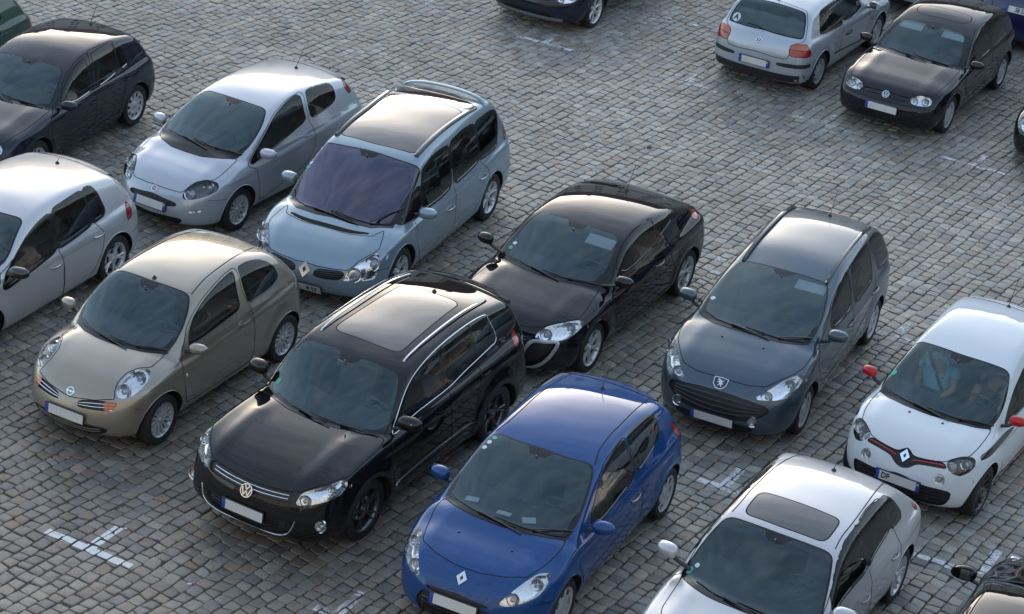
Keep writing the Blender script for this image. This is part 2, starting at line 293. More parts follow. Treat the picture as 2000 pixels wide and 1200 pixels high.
# ============================================================ mesh helpers
COL = SC.collection
def mesh_obj(name, V, F, mats, parent=None, midx=None, normals=None, smooth=True, flat_idx=None):
    me = bpy.data.meshes.new(name); me.from_pydata([tuple(map(float, v)) for v in V], [], [tuple(map(int, f)) for f in F])
    for m in (mats if isinstance(mats, (list, tuple)) else [mats]): me.materials.append(m)
    if midx is not None: me.polygons.foreach_set('material_index', np.array(midx, np.int32))
    me.polygons.foreach_set('use_smooth', np.ones(len(me.polygons), bool) if smooth else np.zeros(len(me.polygons), bool))
    me.update()
    if normals is not None: me.normals_split_custom_set_from_vertices([tuple(map(float, n)) for n in normals])
    elif smooth: me.set_sharp_from_angle(angle=R(38))
    o = bpy.data.objects.new(name, me); COL.objects.link(o)
    if parent: o.parent = parent
    return o
class MB:
    """collects shapes into one mesh"""
    def __init__(s): s.V = []; s.F = []; s.m = []
    def add(s, V, F, m=0):
        b = len(s.V); s.V += [tuple(v) for v in V]; s.F += [tuple(i+b for i in f) for f in F]; s.m += [m]*len(F)
    def mirror(s):
        b = MB(); b.V = [(x, -y, z) for x, y, z in s.V]; b.F = [tuple(reversed(f)) for f in s.F]; b.m = list(s.m); return b
    def build(s, name, mats, parent=None, smooth=True): return mesh_obj(name, s.V, s.F, mats, parent, s.m, smooth=smooth)
    def box(s, c, d, m=0, r=.0, M=None):
        """box with bevelled edges"""
        cx, cy, cz = c; a, b, e = d[0]/2, d[1]/2, d[2]/2
        r = min(r, a*.9, b*.9, e*.9)
        V = []; F = []
        if r <= 0:
            for k in range(8): V.append(((a if k & 1 else -a), (b if k & 2 else -b), (e if k & 4 else -e)))
            F = [(0, 2, 3, 1), (4, 5, 7, 6), (0, 1, 5, 4), (2, 6, 7, 3), (0, 4, 6, 2), (1, 3, 7, 5)]
        else:
            n = 2
            # superellipsoid-free approach: rounded box through a subdivided cube
            idx = {}
            def vid(i, j, k):
                if (i, j, k) not in idx:
                    g = [-1, -1, 1, 1]; p = []
                    for q, h in ((i, a), (j, b), (k, e)):
                        p.append([-h, -(h-r), (h-r), h][q])
                    core = [max(-(h-r), min(h-r, v)) for v, h in zip(p, (a, b, e))]
                    dv = [x-y for x, y in zip(p, core)]; ln = math.sqrt(sum(x*x for x in dv)) or 1
                    V.append(tuple(y+x/ln*r for x, y in zip(dv, core))); idx[(i, j, k)] = len(V)-1
                return idx[(i, j, k)]
            for i in range(3):
                for j in range(3):
                    F.append((vid(i, j, 0), vid(i, j+1, 0), vid(i+1, j+1, 0), vid(i+1, j, 0)))
                    F.append((vid(i, j, 3), vid(i+1, j, 3), vid(i+1, j+1, 3), vid(i, j+1, 3)))
                    F.append((vid(i, 0, j), vid(i+1, 0, j), vid(i+1, 0, j+1), vid(i, 0, j+1)))
                    F.append((vid(i, 3, j), vid(i, 3, j+1), vid(i+1, 3, j+1), vid(i+1, 3, j)))
                    F.append((vid(0, i, j), vid(0, i, j+1), vid(0, i+1, j+1), vid(0, i+1, j)))
                    F.append((vid(3, i, j), vid(3, i+1, j), vid(3, i+1, j+1), vid(3, i, j+1)))
        if M is not None: V = [tuple(M@Vector(v)) for v in V]
        s.add([(x+cx, y+cy, z+cz) for x, y, z in V], F, m)
    def lathe(s, prof, c=(0, 0, 0), axis='y', n=28, m=0, M=None, close=False):
        """prof: list of (radius, offset along axis)"""
        V = []; F = []
        for (r, t) in prof:
            for k in range(n):
                a = 2*math.pi*k/n; u, v = r*math.cos(a), r*math.sin(a)
                p = {'y': (u, t, v), 'x': (t, u, v), 'z': (u, v, t)}[axis]
                V.append(p)
        for i in range(len(prof)-1):
            for k in range(n):
                q = (k+1) % n
                f = (i*n+k, i*n+q, (i+1)*n+q, (i+1)*n+k)
                F.append(f)
        if M is not None: V = [tuple(M@Vector(v)) for v in V]
        s.add([(x+c[0], y+c[1], z+c[2]) for x, y, z in V], F, m)
    def tube(s, pts, ra, rb=None, n=8, m=0, up=None, caps=True, taper=None):
        """ra: half size sideways, rb: half size along the 'up' hint"""
        rb = rb or ra; P = np.array(pts, float); V = []; F = []
        T = np.gradient(P, axis=0) if len(P) > 2 else np.repeat((P[1]-P[0])[None], 2, 0)
        T /= np.linalg.norm(T, axis=1, keepdims=True)+1e-12
        for i, (p, t) in enumerate(zip(P, T)):
            u = np.array(up[i] if (up is not None and np.ndim(up) == 2) else (up if up is not None else (0, 0, 1.)), float)
            sd = np.cross(t, u); 
            if np.linalg.norm(sd) < 1e-4: sd = np.cross(t, (1, .1, 0))
            sd /= np.linalg.norm(sd); uu = np.cross(sd, t); k_ = 1 if taper is None else taper[i]
            for k in range(n):
                a = 2*math.pi*(k+.5)/n
                V.append(p+sd*ra*k_*math.cos(a)+uu*rb*k_*math.sin(a))
        for i in range(len(P)-1):
            for k in range(n):
                q = (k+1) % n; F.append((i*n+k, (i+1)*n+k, (i+1)*n+q, i*n+q))
        if caps: F.append(tuple(range(n))); F.append(tuple((len(P)-1)*n+k for k in reversed(range(n))))
        s.add(V, F, m)
def resample(P, step=.04, closed=False, smooth=True):
    P = np.array(P, float)
    if len(P) > 2 and smooth:
        Q = []
        n = len(P)
        for i in range(n-1 if not closed else n):
            p0, p1, p2, p3 = P[(i-1) % n if closed or i > 0 else 0], P[i], P[(i+1) % n], P[(i+2) % n if closed or i+2 < n else n-1]
            k = max(2, int(np.linalg.norm(p2-p1)/step)+1)
            for t in np.linspace(0, 1, k, endpoint=False):
                Q.append(.5*((2*p1)+(-p0+p2)*t+(2*p0-5*p1+4*p2-p3)*t*t+(-p0+3*p1-3*p2+p3)*t**3))
        if not closed: Q.append(P[-1])
        return np.array(Q)
    d = np.r_[0, np.cumsum(np.linalg.norm(np.diff(P, axis=0), axis=1))]; n = max(2, int(d[-1]/step)+1)
    t = np.linspace(0, d[-1], n); return np.stack([np.interp(t, d, P[:, k]) for k in range(P.shape[1])], 1)
def chaikin(P, r, it):
    P = np.array(P, float)
    for _ in range(it):
        Q = np.roll(P, -1, 0); P = np.stack([P*(1-r)+Q*r, P*r+Q*(1-r)], 1).reshape(-1, P.shape[1])
    return P
def sdf2(pts, poly):
    A = poly; B = np.roll(poly, -1, 0); d = B-A
    p = pts[:, None, :]-A[None]
    t = np.clip((p*d[None]).sum(-1)/np.maximum((d*d).sum(-1), 1e-12), 0, 1)
    dist = np.sqrt(((p-d[None]*t[..., None])**2).sum(-1)).min(1)
    px, py = pts[:, 0:1], pts[:, 1:2]
    c = ((A[None, :, 1] > py) != (B[None, :, 1] > py)) & (px < (B[None, :, 0]-A[None, :, 0])*(py-A[None, :, 1])/np.where(np.abs(B[None, :, 1]-A[None, :, 1]) < 1e-12, 1e-12, B[None, :, 1]-A[None, :, 1])+A[None, :, 0])
    return np.where(c.sum(1) % 2 == 1, -dist, dist)
def distline(P, line):
    A = line[:-1]; d = line[1:]-A; p = P[:, None, :]-A[None]
    t = np.clip((p*d[None]).sum(-1)/np.maximum((d*d).sum(-1), 1e-12), 0, 1)
    return np.sqrt(((p-d[None]*t[..., None])**2).sum(-1)).min(1)

class Region:
    """outline drawn on the bodywork, seen along its own mean normal"""
    def __init__(s, body, pts, centre, r=.2, it=2):
        P = np.array(pts, float)
        if centre: P = np.vstack([P, (P[1:-1]*[1, -1, 1])[::-1]])
        s.P = P
        n = np.zeros(3)
        for a, b in zip(P, np.roll(P, -1, 0)): n += np.cross(a, b)
        n /= np.linalg.norm(n); s.c = P.mean(0)
        g = body.grad(P).mean(0)
        if n@g < 0: n = -n
        if centre: n[1] = 0; n /= np.linalg.norm(n)
        s.n = n
        e1 = np.array([0, 1., 0]) if centre or abs(n[1]) < .75 else np.array([1., 0, 0])
        e1 = e1-n*(e1@n); e1 /= np.linalg.norm(e1); s.e1 = e1; s.e2 = np.cross(n, e1)
        if s.e2[2] < 0: s.e2 = -s.e2
        s.poly = chaikin(s.to2(P), r, it)
        s.depth = max(.25, np.abs((P-s.c)@n).max()+.12); s.centre = centre
    def to2(s, P): Q = np.asarray(P)-s.c; return np.stack([Q@s.e1, Q@s.e2], -1)
    def sdf(s, P): return sdf2(s.to2(P), s.poly)
    def on(s, body, q):
        """2D points of the outline plane -> points on the surface"""
        q = np.atleast_2d(q); O = s.c+q[:, :1]*s.e1+q[:, 1:]*s.e2+s.n*.7
        P, h = body.hit(O, np.repeat(-s.n[None], len(q), 0), tmax=1.4, n=140)
        return P

class Shell:
    def __init__(s, body, cell=.034):
        L, W = body.L, body.W; z0, z1 = body.zb, 1.30
        nx, ny, nz = int(L/cell), int(W/2/cell), int((z1-z0)/cell)
        ids = {}; pts = []
        def vid(i, j, k):
            if (i, j, k) not in ids:
                ids[(i, j, k)] = len(pts); pts.append((-L/2+L*i/nx, W/2*j/ny, z0+(z1-z0)*k/nz))
            return ids[(i, j, k)]
        F = []
        for i in range(nx):
            for j in range(ny):
                F.append((vid(i, j, nz), vid(i+1, j, nz), vid(i+1, j+1, nz), vid(i, j+1, nz)))
                F.append((vid(i, j, 0), vid(i, j+1, 0), vid(i+1, j+1, 0), vid(i+1, j, 0)))
            for k in range(nz):
                F.append((vid(i, ny, k), vid(i, ny, k+1), vid(i+1, ny, k+1), vid(i+1, ny, k)))
        for j in range(ny):
            for k in range(nz):
                F.append((vid(nx, j, k), vid(nx, j+1, k), vid(nx, j+1, k+1), vid(nx, j, k+1)))
                F.append((vid(0, j, k), vid(0, j, k+1), vid(0, j+1, k+1), vid(0, j+1, k)))
        B = np.array(pts)
        O = np.stack([np.clip(B[:, 0], -L/2+.55, L/2-.50), np.clip(B[:, 1], 0, .34), np.clip(B[:, 2], .45, .58)], 1)
        D = B-O; D /= np.linalg.norm(D, axis=1, keepdims=True)
        lo = np.zeros(len(B)); hi = np.full(len(B), 1.7)
        ts = np.linspace(0, 1.7, 60); Fv = body.f(O[:, None]+D[:, None]*ts[None, :, None]); pos = Fv > 0; i = np.argmax(pos, 1)
        lo = ts[np.maximum(i-1, 0)]; hi = ts[i]
        for _ in range(24):
            m = (lo+hi)/2; v = body.f(O+D*m[:, None]) > 0
            hi = np.where(v, m, hi); lo = np.where(v, lo, m)
        s.body = body; s.V = O+D*((lo+hi)/2)[:, None]
        s.V[B[:, 1] == 0, 1] = 0
        s.Nn = body.grad(s.V); s.F = [list(f) for f in F]; s.tag = ['body']*len(F)
    def stats(s):
        flat = np.concatenate([np.array(f) for f in s.F]); ln = np.array([len(f) for f in s.F]); st = np.r_[0, np.cumsum(ln)[:-1]]
        return np.add.reduceat(s.V[flat], st, 0)/ln[:, None], np.add.reduceat(s.Nn[flat], st, 0)/ln[:, None]
    def cut(s, vals, mask, tag, over=None):
        """split the masked faces along vals == 0 and tag the negative side"""
        vals = np.where(np.abs(vals) < 3e-4, 0, vals)
        newV = []; cache = {}; NF = []; NT = []; nv = len(s.V)
        for f, t, mk in zip(s.F, s.tag, mask):
            if not mk or (over is not None and t not in over):
                NF.append(f); NT.append(t); continue
            v = vals[f]
            if (v >= 0).all(): NF.append(f); NT.append(t); continue
            if (v <= 0).all(): NF.append(f); NT.append(tag); continue
            ins = []; out = []
            for a in range(len(f)):
                b = (a+1) % len(f); va, vb = v[a], v[b]
                if va <= 0: ins.append(f[a])
                if va >= 0: out.append(f[a])
                if va*vb < 0:
                    k = (min(f[a], f[b]), max(f[a], f[b]))
                    if k not in cache:
                        cache[k] = nv+len(newV); t_ = vals[k[0]]/(vals[k[0]]-vals[k[1]])
                        newV.append(s.V[k[0]]+(s.V[k[1]]-s.V[k[0]])*t_)
                    ins.append(cache[k]); out.append(cache[k])
            if len(ins) > 2: NF.append(ins); NT.append(tag)
            if len(out) > 2: NF.append(out); NT.append(t)
        s.F, s.tag = NF, NT
        if newV:
            NV = np.array(newV); g = s.body.grad(NV); f0 = s.body.f(NV)
            NV = NV-g*np.clip(f0, -.01, .01)[:, None]*.9; NV[np.abs(NV[:, 1]) < 1e-5, 1] = 0
            s.V = np.vstack([s.V, NV]); s.Nn = np.vstack([s.Nn, g])
            return np.arange(nv, len(s.V))
        return np.array([], int)
    def region(s, reg, tag, off=0, over=None, extra=None, thr=.12):
        C, Nf = s.stats()
        m = (Nf@reg.n > thr) & (np.abs((C-reg.c)@reg.n) < reg.depth)
        q = reg.to2(C); lo, hi = reg.poly.min(0)-.08, reg.poly.max(0)+.08
        m &= ((q > lo) & (q < hi)).all(1)
        vals = np.ones(len(s.V)); use = np.unique(np.concatenate([np.array(s.F[i]) for i in np.where(m)[0]])) if m.any() else np.array([], int)
        if len(use): vals[use] = reg.sdf(s.V[use])-off
        if extra is not None and len(use): vals[use] = np.maximum(vals[use], extra(s.V[use]))
        s.cut(vals, m, tag, over)
    def take(s, tags, mirror='both'):
        """vertices, faces, normals of some tags. mirror: both = one mesh over the centre line, left, right"""
        fs = [f for f, t in zip(s.F, s.tag) if t in tags]
        tg = [t for t in s.tag if t in tags]
        used = sorted({i for f in fs for i in f}); mp = {a: b for b, a in enumerate(used)}
        V = s.V[used]; Nn = s.Nn[used]; F = [[mp[i] for i in f] for f in fs]
        fl = np.array([1, -1, 1.])
        if mirror == 'left': return V, F, Nn, tg
        Fm = [list(reversed(f)) for f in F]
        if mirror == 'right': return V*fl, Fm, Nn*fl, tg
        onc = {i: i for i in range(len(V)) if V[i, 1] == 0}; k = len(V); mp2 = {}
        V2 = []; N2 = []
        for i in range(len(V)):
            if i in onc: mp2[i] = i
            else: mp2[i] = k+len(V2); V2.append(V[i]*fl); N2.append(Nn[i]*fl)
        if V2: V = np.vstack([V, V2]); Nn = np.vstack([Nn, N2])
        F = F+[[mp2[i] for i in f] for f in Fm]
        Nn = Nn.copy(); Nn[np.array(list(onc), int), 1] = 0
        return V, F, Nn, tg+tg
def boundary(F):
    c = {}
    for f in F:
        for a, b in zip(f, f[1:]+f[:1]):
            k = (min(a, b), max(a, b)); c.setdefault(k, []).append((a, b))
    return [v[0] for v in c.values() if len(v) == 1]
def gap_ribbon(V, F, Nn, w=.0095, lift=.0015):
    """thin dark joint along the open edge of a panel"""
    E = [e for e in boundary(F) if not (abs(V[e[0]][1]) < 1e-6 and abs(V[e[1]][1]) < 1e-6)]
    RV = []; RF = []
    for a, b in E:
        p, q = V[a], V[b]; t = q-p; l = np.linalg.norm(t)
        if l < 1e-6: continue
        t = t/l; e = .15*w
        for pt, nn, sg in ((p, Nn[a], -1), (q, Nn[b], 1)):
            sd = np.cross(t, nn); RV.append(pt+nn*lift+sd*w/2+t*sg*e); RV.append(pt+nn*lift-sd*w/2+t*sg*e)
        k = len(RV)-4; RF.append([k, k+2, k+3, k+1])
    return RV, RF
def recess(V, F, n, depth, shrink=.96):
    c = V.mean(0); V2 = c+(V-c)*shrink-n*depth; k = len(V)
    FF = [[i for i in f] for f in F]; W_ = []
    for a, b in boundary(F): W_.append([b, a, a+k, b+k])
    return np.vstack([V, V2]), [[i+k for i in f] for f in FF]+[[f[0], f[1], f[2], f[3]] for f in W_]

# ============================================================ wheels
def wheel_parts(R_, style):
    kind, n, rr, matn = style
    ty = MB(); w = .098; k = rr
    ty.lathe([(k*R_-.004, -w*.85), (k*R_+.012, -w), (R_*.92, -w*1.02), (R_*.985, -w*.86), (R_, -w*.6), (R_, w*.6), (R_*.985, w*.86), (R_*.92, w*1.02), (k*R_+.012, w), (k*R_-.004, w*.85)], n=44)
    rm = MB(); r1 = k*R_
    rm.lathe([(r1-.03, -w*.7), (r1-.022, w*.5), (r1-.012, w*.83), (r1+.003, w*.95), (r1+.006, w*.88)], n=40)       # barrel and lip
    rm.lathe([(.001, w*.25), (r1-.02, w*.25)], n=30, m=1)                                                       # dark back
    rm.lathe([(.10, w*.30), (.135, w*.30), (.135, w*.34), (.1, w*.34)], n=24, m=2)
    zf = w*.78
    rm.lathe([(.001, zf+.004), (.022, zf+.004), (.03, zf), (.034, zf-.01)], n=20)
    rm.lathe([(.034, zf-.012), (.06, zf-.012), (.068, zf-.03), (.068, w*.3)], n=20)
    def spoke(a0, wi, wo, ri=.05, ro=None, z0=zf-.008, z1=w*.86, bulge=.012, split=0):
        ro = ro or r1-.014
        V = []; F = []; ns = 5
        for i in range(ns):
            t = i/(ns-1); r = ri+(ro-ri)*t; hw = (wi+(wo-wi)*t)/2; zz = z0+(z1-z0)*t-.012*math.sin(math.pi*t)
            aa = a0+split*t
            ca, sa = math.cos(aa), math.sin(aa)
            for u, dz in ((-hw, -.022), (-hw*.9, -.002), (0, bulge*.4), (hw*.9, -.002), (hw, -.022)):
                V.append((r*ca-u*sa, zz+dz, r*sa+u*ca))
        for i in range(ns-1):
            for j in range(4): F.append((i*5+j, i*5+j+1, (i+1)*5+j+1, (i+1)*5+j))
        rm.add(V, F, 0)
    if kind == 'spoke':
        for i in range(n): spoke(2*math.pi*i/n+.3, .05*5/n*1.15, .055*5/n)
    elif kind == 'thin':
        for i in range(n): spoke(2*math.pi*i/n, .02, 2*math.pi*(r1-.014)/n*.62)
        rm.lathe([(.05, zf-.01), (.085, zf-.01)], n=24)
    elif kind == 'twin':
        for i in range(n):
            a = 2*math.pi*i/n+.2; spoke(a-.05, .03, .026, split=-.12); spoke(a+.05, .03, .026, split=.12)
    elif kind == 'cap':
        # hub cap: flat cover with n slots near its rim
        m_ = n*8; ra, rb = r1*.60, r1*.86
        prof = [(.0, zf+.006), (.05, zf+.004), (.06, zf-.004), (ra, zf+.002)]
        rm.lathe([(max(.001, a), b) for a, b in prof], n=40)
        rm.lathe([(rb, zf), (r1-.006, w*.9)], n=40)
        V = []; F = []
        for i in range(m_):
            a = 2*math.pi*i/m_
            V += [(ra*math.cos(a), zf+.002, ra*math.sin(a)), (rb*math.cos(a), zf, rb*math.sin(a))]
        for i in range(m_):
            if i % 8 in (0, 1, 2, 3): 
                j = (i+1) % m_; F.append((2*i, 2*i+1, 2*j+1, 2*j))
        rm.add(V, F, 0)
    return ty, rm, matn
WHEEL_CACHE = {}
def add_wheel(root, x, y, R_, style, steer=0):
    key = (round(R_, 3), style)
    if key not in WHEEL_CACHE:
        ty, rm, matn = wheel_parts(R_, style)
        mt = {'silver': simple('alloy_silver', (.60, .61, .63), .33, .55, var=.12, vscale=20), 'dark': simple('alloy_dark', (.13, .13, .14), .25, .8), 'black': simple('alloy_black', (.012, .012, .013), .25, .3, 1),
              'cap': simple('hubcap_silver', (.50, .51, .53), .38, .45, var=.15, vscale=20)}[matn]
        a = ty.build('tyre', M_TYRE()); b = rm.build('rim', [mt, M_DARK(), M_SATIN()])
        WHEEL_CACHE[key] = (a.data, b.data); bpy.data.objects.remove(a); bpy.data.objects.remove(b)
    w = bpy.data.objects.new('wheel', None); COL.objects.link(w); w.parent = root; w.empty_display_size = .3
    w.location = (x, y, R_); w.rotation_euler = (0, random.uniform(0, 6), (0 if y > 0 else math.pi)+steer)
    w.rotation_mode = 'YXZ' if False else 'XYZ'
    for nm, d in zip(('tyre', 'rim'), WHEEL_CACHE[key]):
        o = bpy.data.objects.new(nm, d); COL.objects.link(o); o.parent = w
    return w

# ============================================================ emblems and lettering
def text_mesh(txt, size):
    cu = bpy.data.curves.new('t', 'FONT'); cu.body = txt; cu.size = size; cu.extrude = .0012; cu.align_x = 'CENTER'; cu.align_y = 'CENTER'; cu.resolution_u = 3; cu.offset = size*.028
    ob = bpy.data.objects.new('t', cu); COL.objects.link(ob); dg = bpy.context.evaluated_depsgraph_get(); me = ob.evaluated_get(dg).to_mesh()
    V = [tuple(v.co) for v in me.vertices]; F = [tuple(p.vertices) for p in me.polygons]
    bpy.data.objects.remove(ob); bpy.data.curves.remove(cu); return V, F
def frame_on(p, n, up=(0, 0, 1)):
    """matrix: local x to the viewer's right, y up the surface, z outwards"""
    n = Vector(n).normalized(); u = Vector(up); u = (u-n*u.dot(n)).normalized(); r = u.cross(n)
    return Matrix(((r.x, u.x, n.x, p[0]), (r.y, u.y, n.y, p[1]), (r.z, u.z, n.z, p[2]), (0, 0, 0, 1)))
def put(mb, M, V, F, m=0): mb.add([tuple(M@Vector(v)) for v in V], F, m)
def poly_prism(mb, M, pts, z0, z1, m=0):
    n = len(pts); V = [(x, y, z0) for x, y in pts]+[(x, y, z1) for x, y in pts]
    F = [tuple(range(n, 2*n))]+[(i, (i+1) % n, (i+1) % n+n, i+n) for i in range(n)]
    put(mb, M, V, F, m)
def ring_prism(mb, M, out, inn, z0, z1, m=0):
    n = len(out); V = [(x, y, z1) for x, y in out]+[(x, y, z1) for x, y in inn]+[(x, y, z0) for x, y in out]+[(x, y, z0) for x, y in inn]
    F = []
    for i in range(n):
        j = (i+1) % n; F += [(i, j, j+n, i+n), (i+2*n, j+2*n, j, i), (i+n, j+n, j+3*n, i+3*n)]
    put(mb, M, V, F, m)
def stroke(mb, M, a, b, w, z0, z1, m=0):
    a = Vector(a); b = Vector(b); d = (b-a).normalized(); s_ = Vector((-d.y, d.x))*w/2
    poly_prism(mb, M, [tuple(a-s_), tuple(b-s_), tuple(b+s_), tuple(a+s_)], z0, z1, m)
def circ(r, n=28, sx=1): return [(r*sx*math.cos(2*math.pi*k/n), r*math.sin(2*math.pi*k/n)) for k in range(n)]
def emblem(kind, M, r, parent):
    mb = MB()
    if kind == 'letters_ring':
        poly_prism(mb, M, circ(r*.98), 0, .004, 1)
        ring_prism(mb, M, circ(r), circ(r*.86), 0, .012)
        w = r*.16; z = (.003, .010)
        for a, b in (((-.36, .74), (0, .10)), ((.36, .74), (0, .10))): stroke(mb, M, (a[0]*r, a[1]*r), (b[0]*r, b[1]*r), w, *z)
        for a, b in (((-.74, .40), (-.34, -.70)), ((-.34, -.70), (0, -.02)), ((0, -.02), (.34, -.70)), ((.34, -.70), (.74, .40))): stroke(mb, M, (a[0]*r, a[1]*r), (b[0]*r, b[1]*r), w, *z)
    elif kind == 'diamond':
        o = [(0, r*1.25), (-r*.95, 0), (0, -r*1.25), (r*.95, 0)]; i_ = [(0, r*.5), (-r*.30, 0), (0, -r*.5), (r*.30, 0)]
        ring_prism(mb, M, o, i_, 0, .014); poly_prism(mb, M, [(x*1.02, y*1.02) for x, y in i_], 0, .003, 1)
    elif kind == 'shield_lion':
        o = [(-r*1.15, r*.8), (-r*1.05, -r*.35), (-r*.5, -r*.95), (0, -r*1.05), (r*.5, -r*.95), (r*1.05, -r*.35), (r*1.15, r*.8), (0, r*.9)]
        o = o[::-1]; i_ = [(x*.88, y*.86) for x, y in o]
        ring_prism(mb, M, o, i_, 0, .014); poly_prism(mb, M, i_, 0, .005, 1)
        lion = [(-.55, .62), (-.30, .70), (-.12, .52), (.05, .60), (.18, .36), (.46, .46), (.62, .58), (.50, .30), (.30, .18), (.34, -.05), (.58, -.02), (.62, -.16), (.36, -.22), (.30, -.42), (.44, -.62), (.30, -.70), (.10, -.48), (-.02, -.28), (-.20, -.50), (-.40, -.60), (-.44, -.46), (-.24, -.34), (-.18, -.08), (-.34, .02), (-.60, -.06), (-.62, .08), (-.36, .18), (-.34, .34), (-.60, .40)]
        poly_prism(mb, M, [(x*r*.85, y*r*.9) for x, y in lion], .004, .012)
    elif kind == 'round_red':
        ring_prism(mb, M, circ(r), circ(r*.78), 0, .012); poly_prism(mb, M, circ(r*.8), 0, .006, 2)
        for dx in (-.36, -.12, .12, .36): stroke(mb, M, (dx*r, -r*.3), (dx*r, r*.3), r*.1, .005, .009)
    elif kind == 'ring_bar':
        ring_prism(mb, M, circ(r), circ(r*.76), 0, .012); stroke(mb, M, (-r*1.15, 0), (r*1.15, 0), r*.38, .002, .014)
    o = mb.build('badge', [M_CHROME(), M_GLOSSB(), simple('badge_red', (.25, .01, .02), .3, 0, 1)], parent, smooth=False)
    return o
def plate(root, p, n, left_blue=True, text=None, tsize=.085, textx=0., tail=None, tcol=None):
    M = frame_on(p, n)
    fr = MB(); 
    fr.box((0, 0, 0), (.54, .130, .016), 0, .006); fr.V = [tuple(M@Vector(v)) for v in fr.V]
    f = fr.build('number_plate', [M_PLAST()], root)
    a = MB(); a.box((.02 if not tail else 0, 0, .0095), (.475 if not tail else .44, .108, .004), 0, .001); a.box((-.2395, 0, .0095), (.041, .108, .004), 1, .001)
    if tail: a.box((.2395, 0, .0095), (.037, .108, .004), 1, .001); a.box((.2395, .03, .0122), (.022, .024, .001), 3)
    # ring of small stars on the blue field
    for k in range(8):
        an = k*math.pi/4; a.box((-.2395+.012*math.cos(an), .026+.012*math.sin(an), .0122), (.003, .003, .001), 3)
    if text:
        V, F = text_mesh(text, tsize); a.add([(x*.82+textx, y, z+.0120) for x, y, z in V], F, 2)
    a.V = [tuple(M@Vector(v)) for v in a.V]
    a.build('plate_face', [M_WHITE(), M_BLUE(), M_TEXT(), simple('plate_yellow', (.6, .5, .05), .4)], f, smooth=False)
    return f

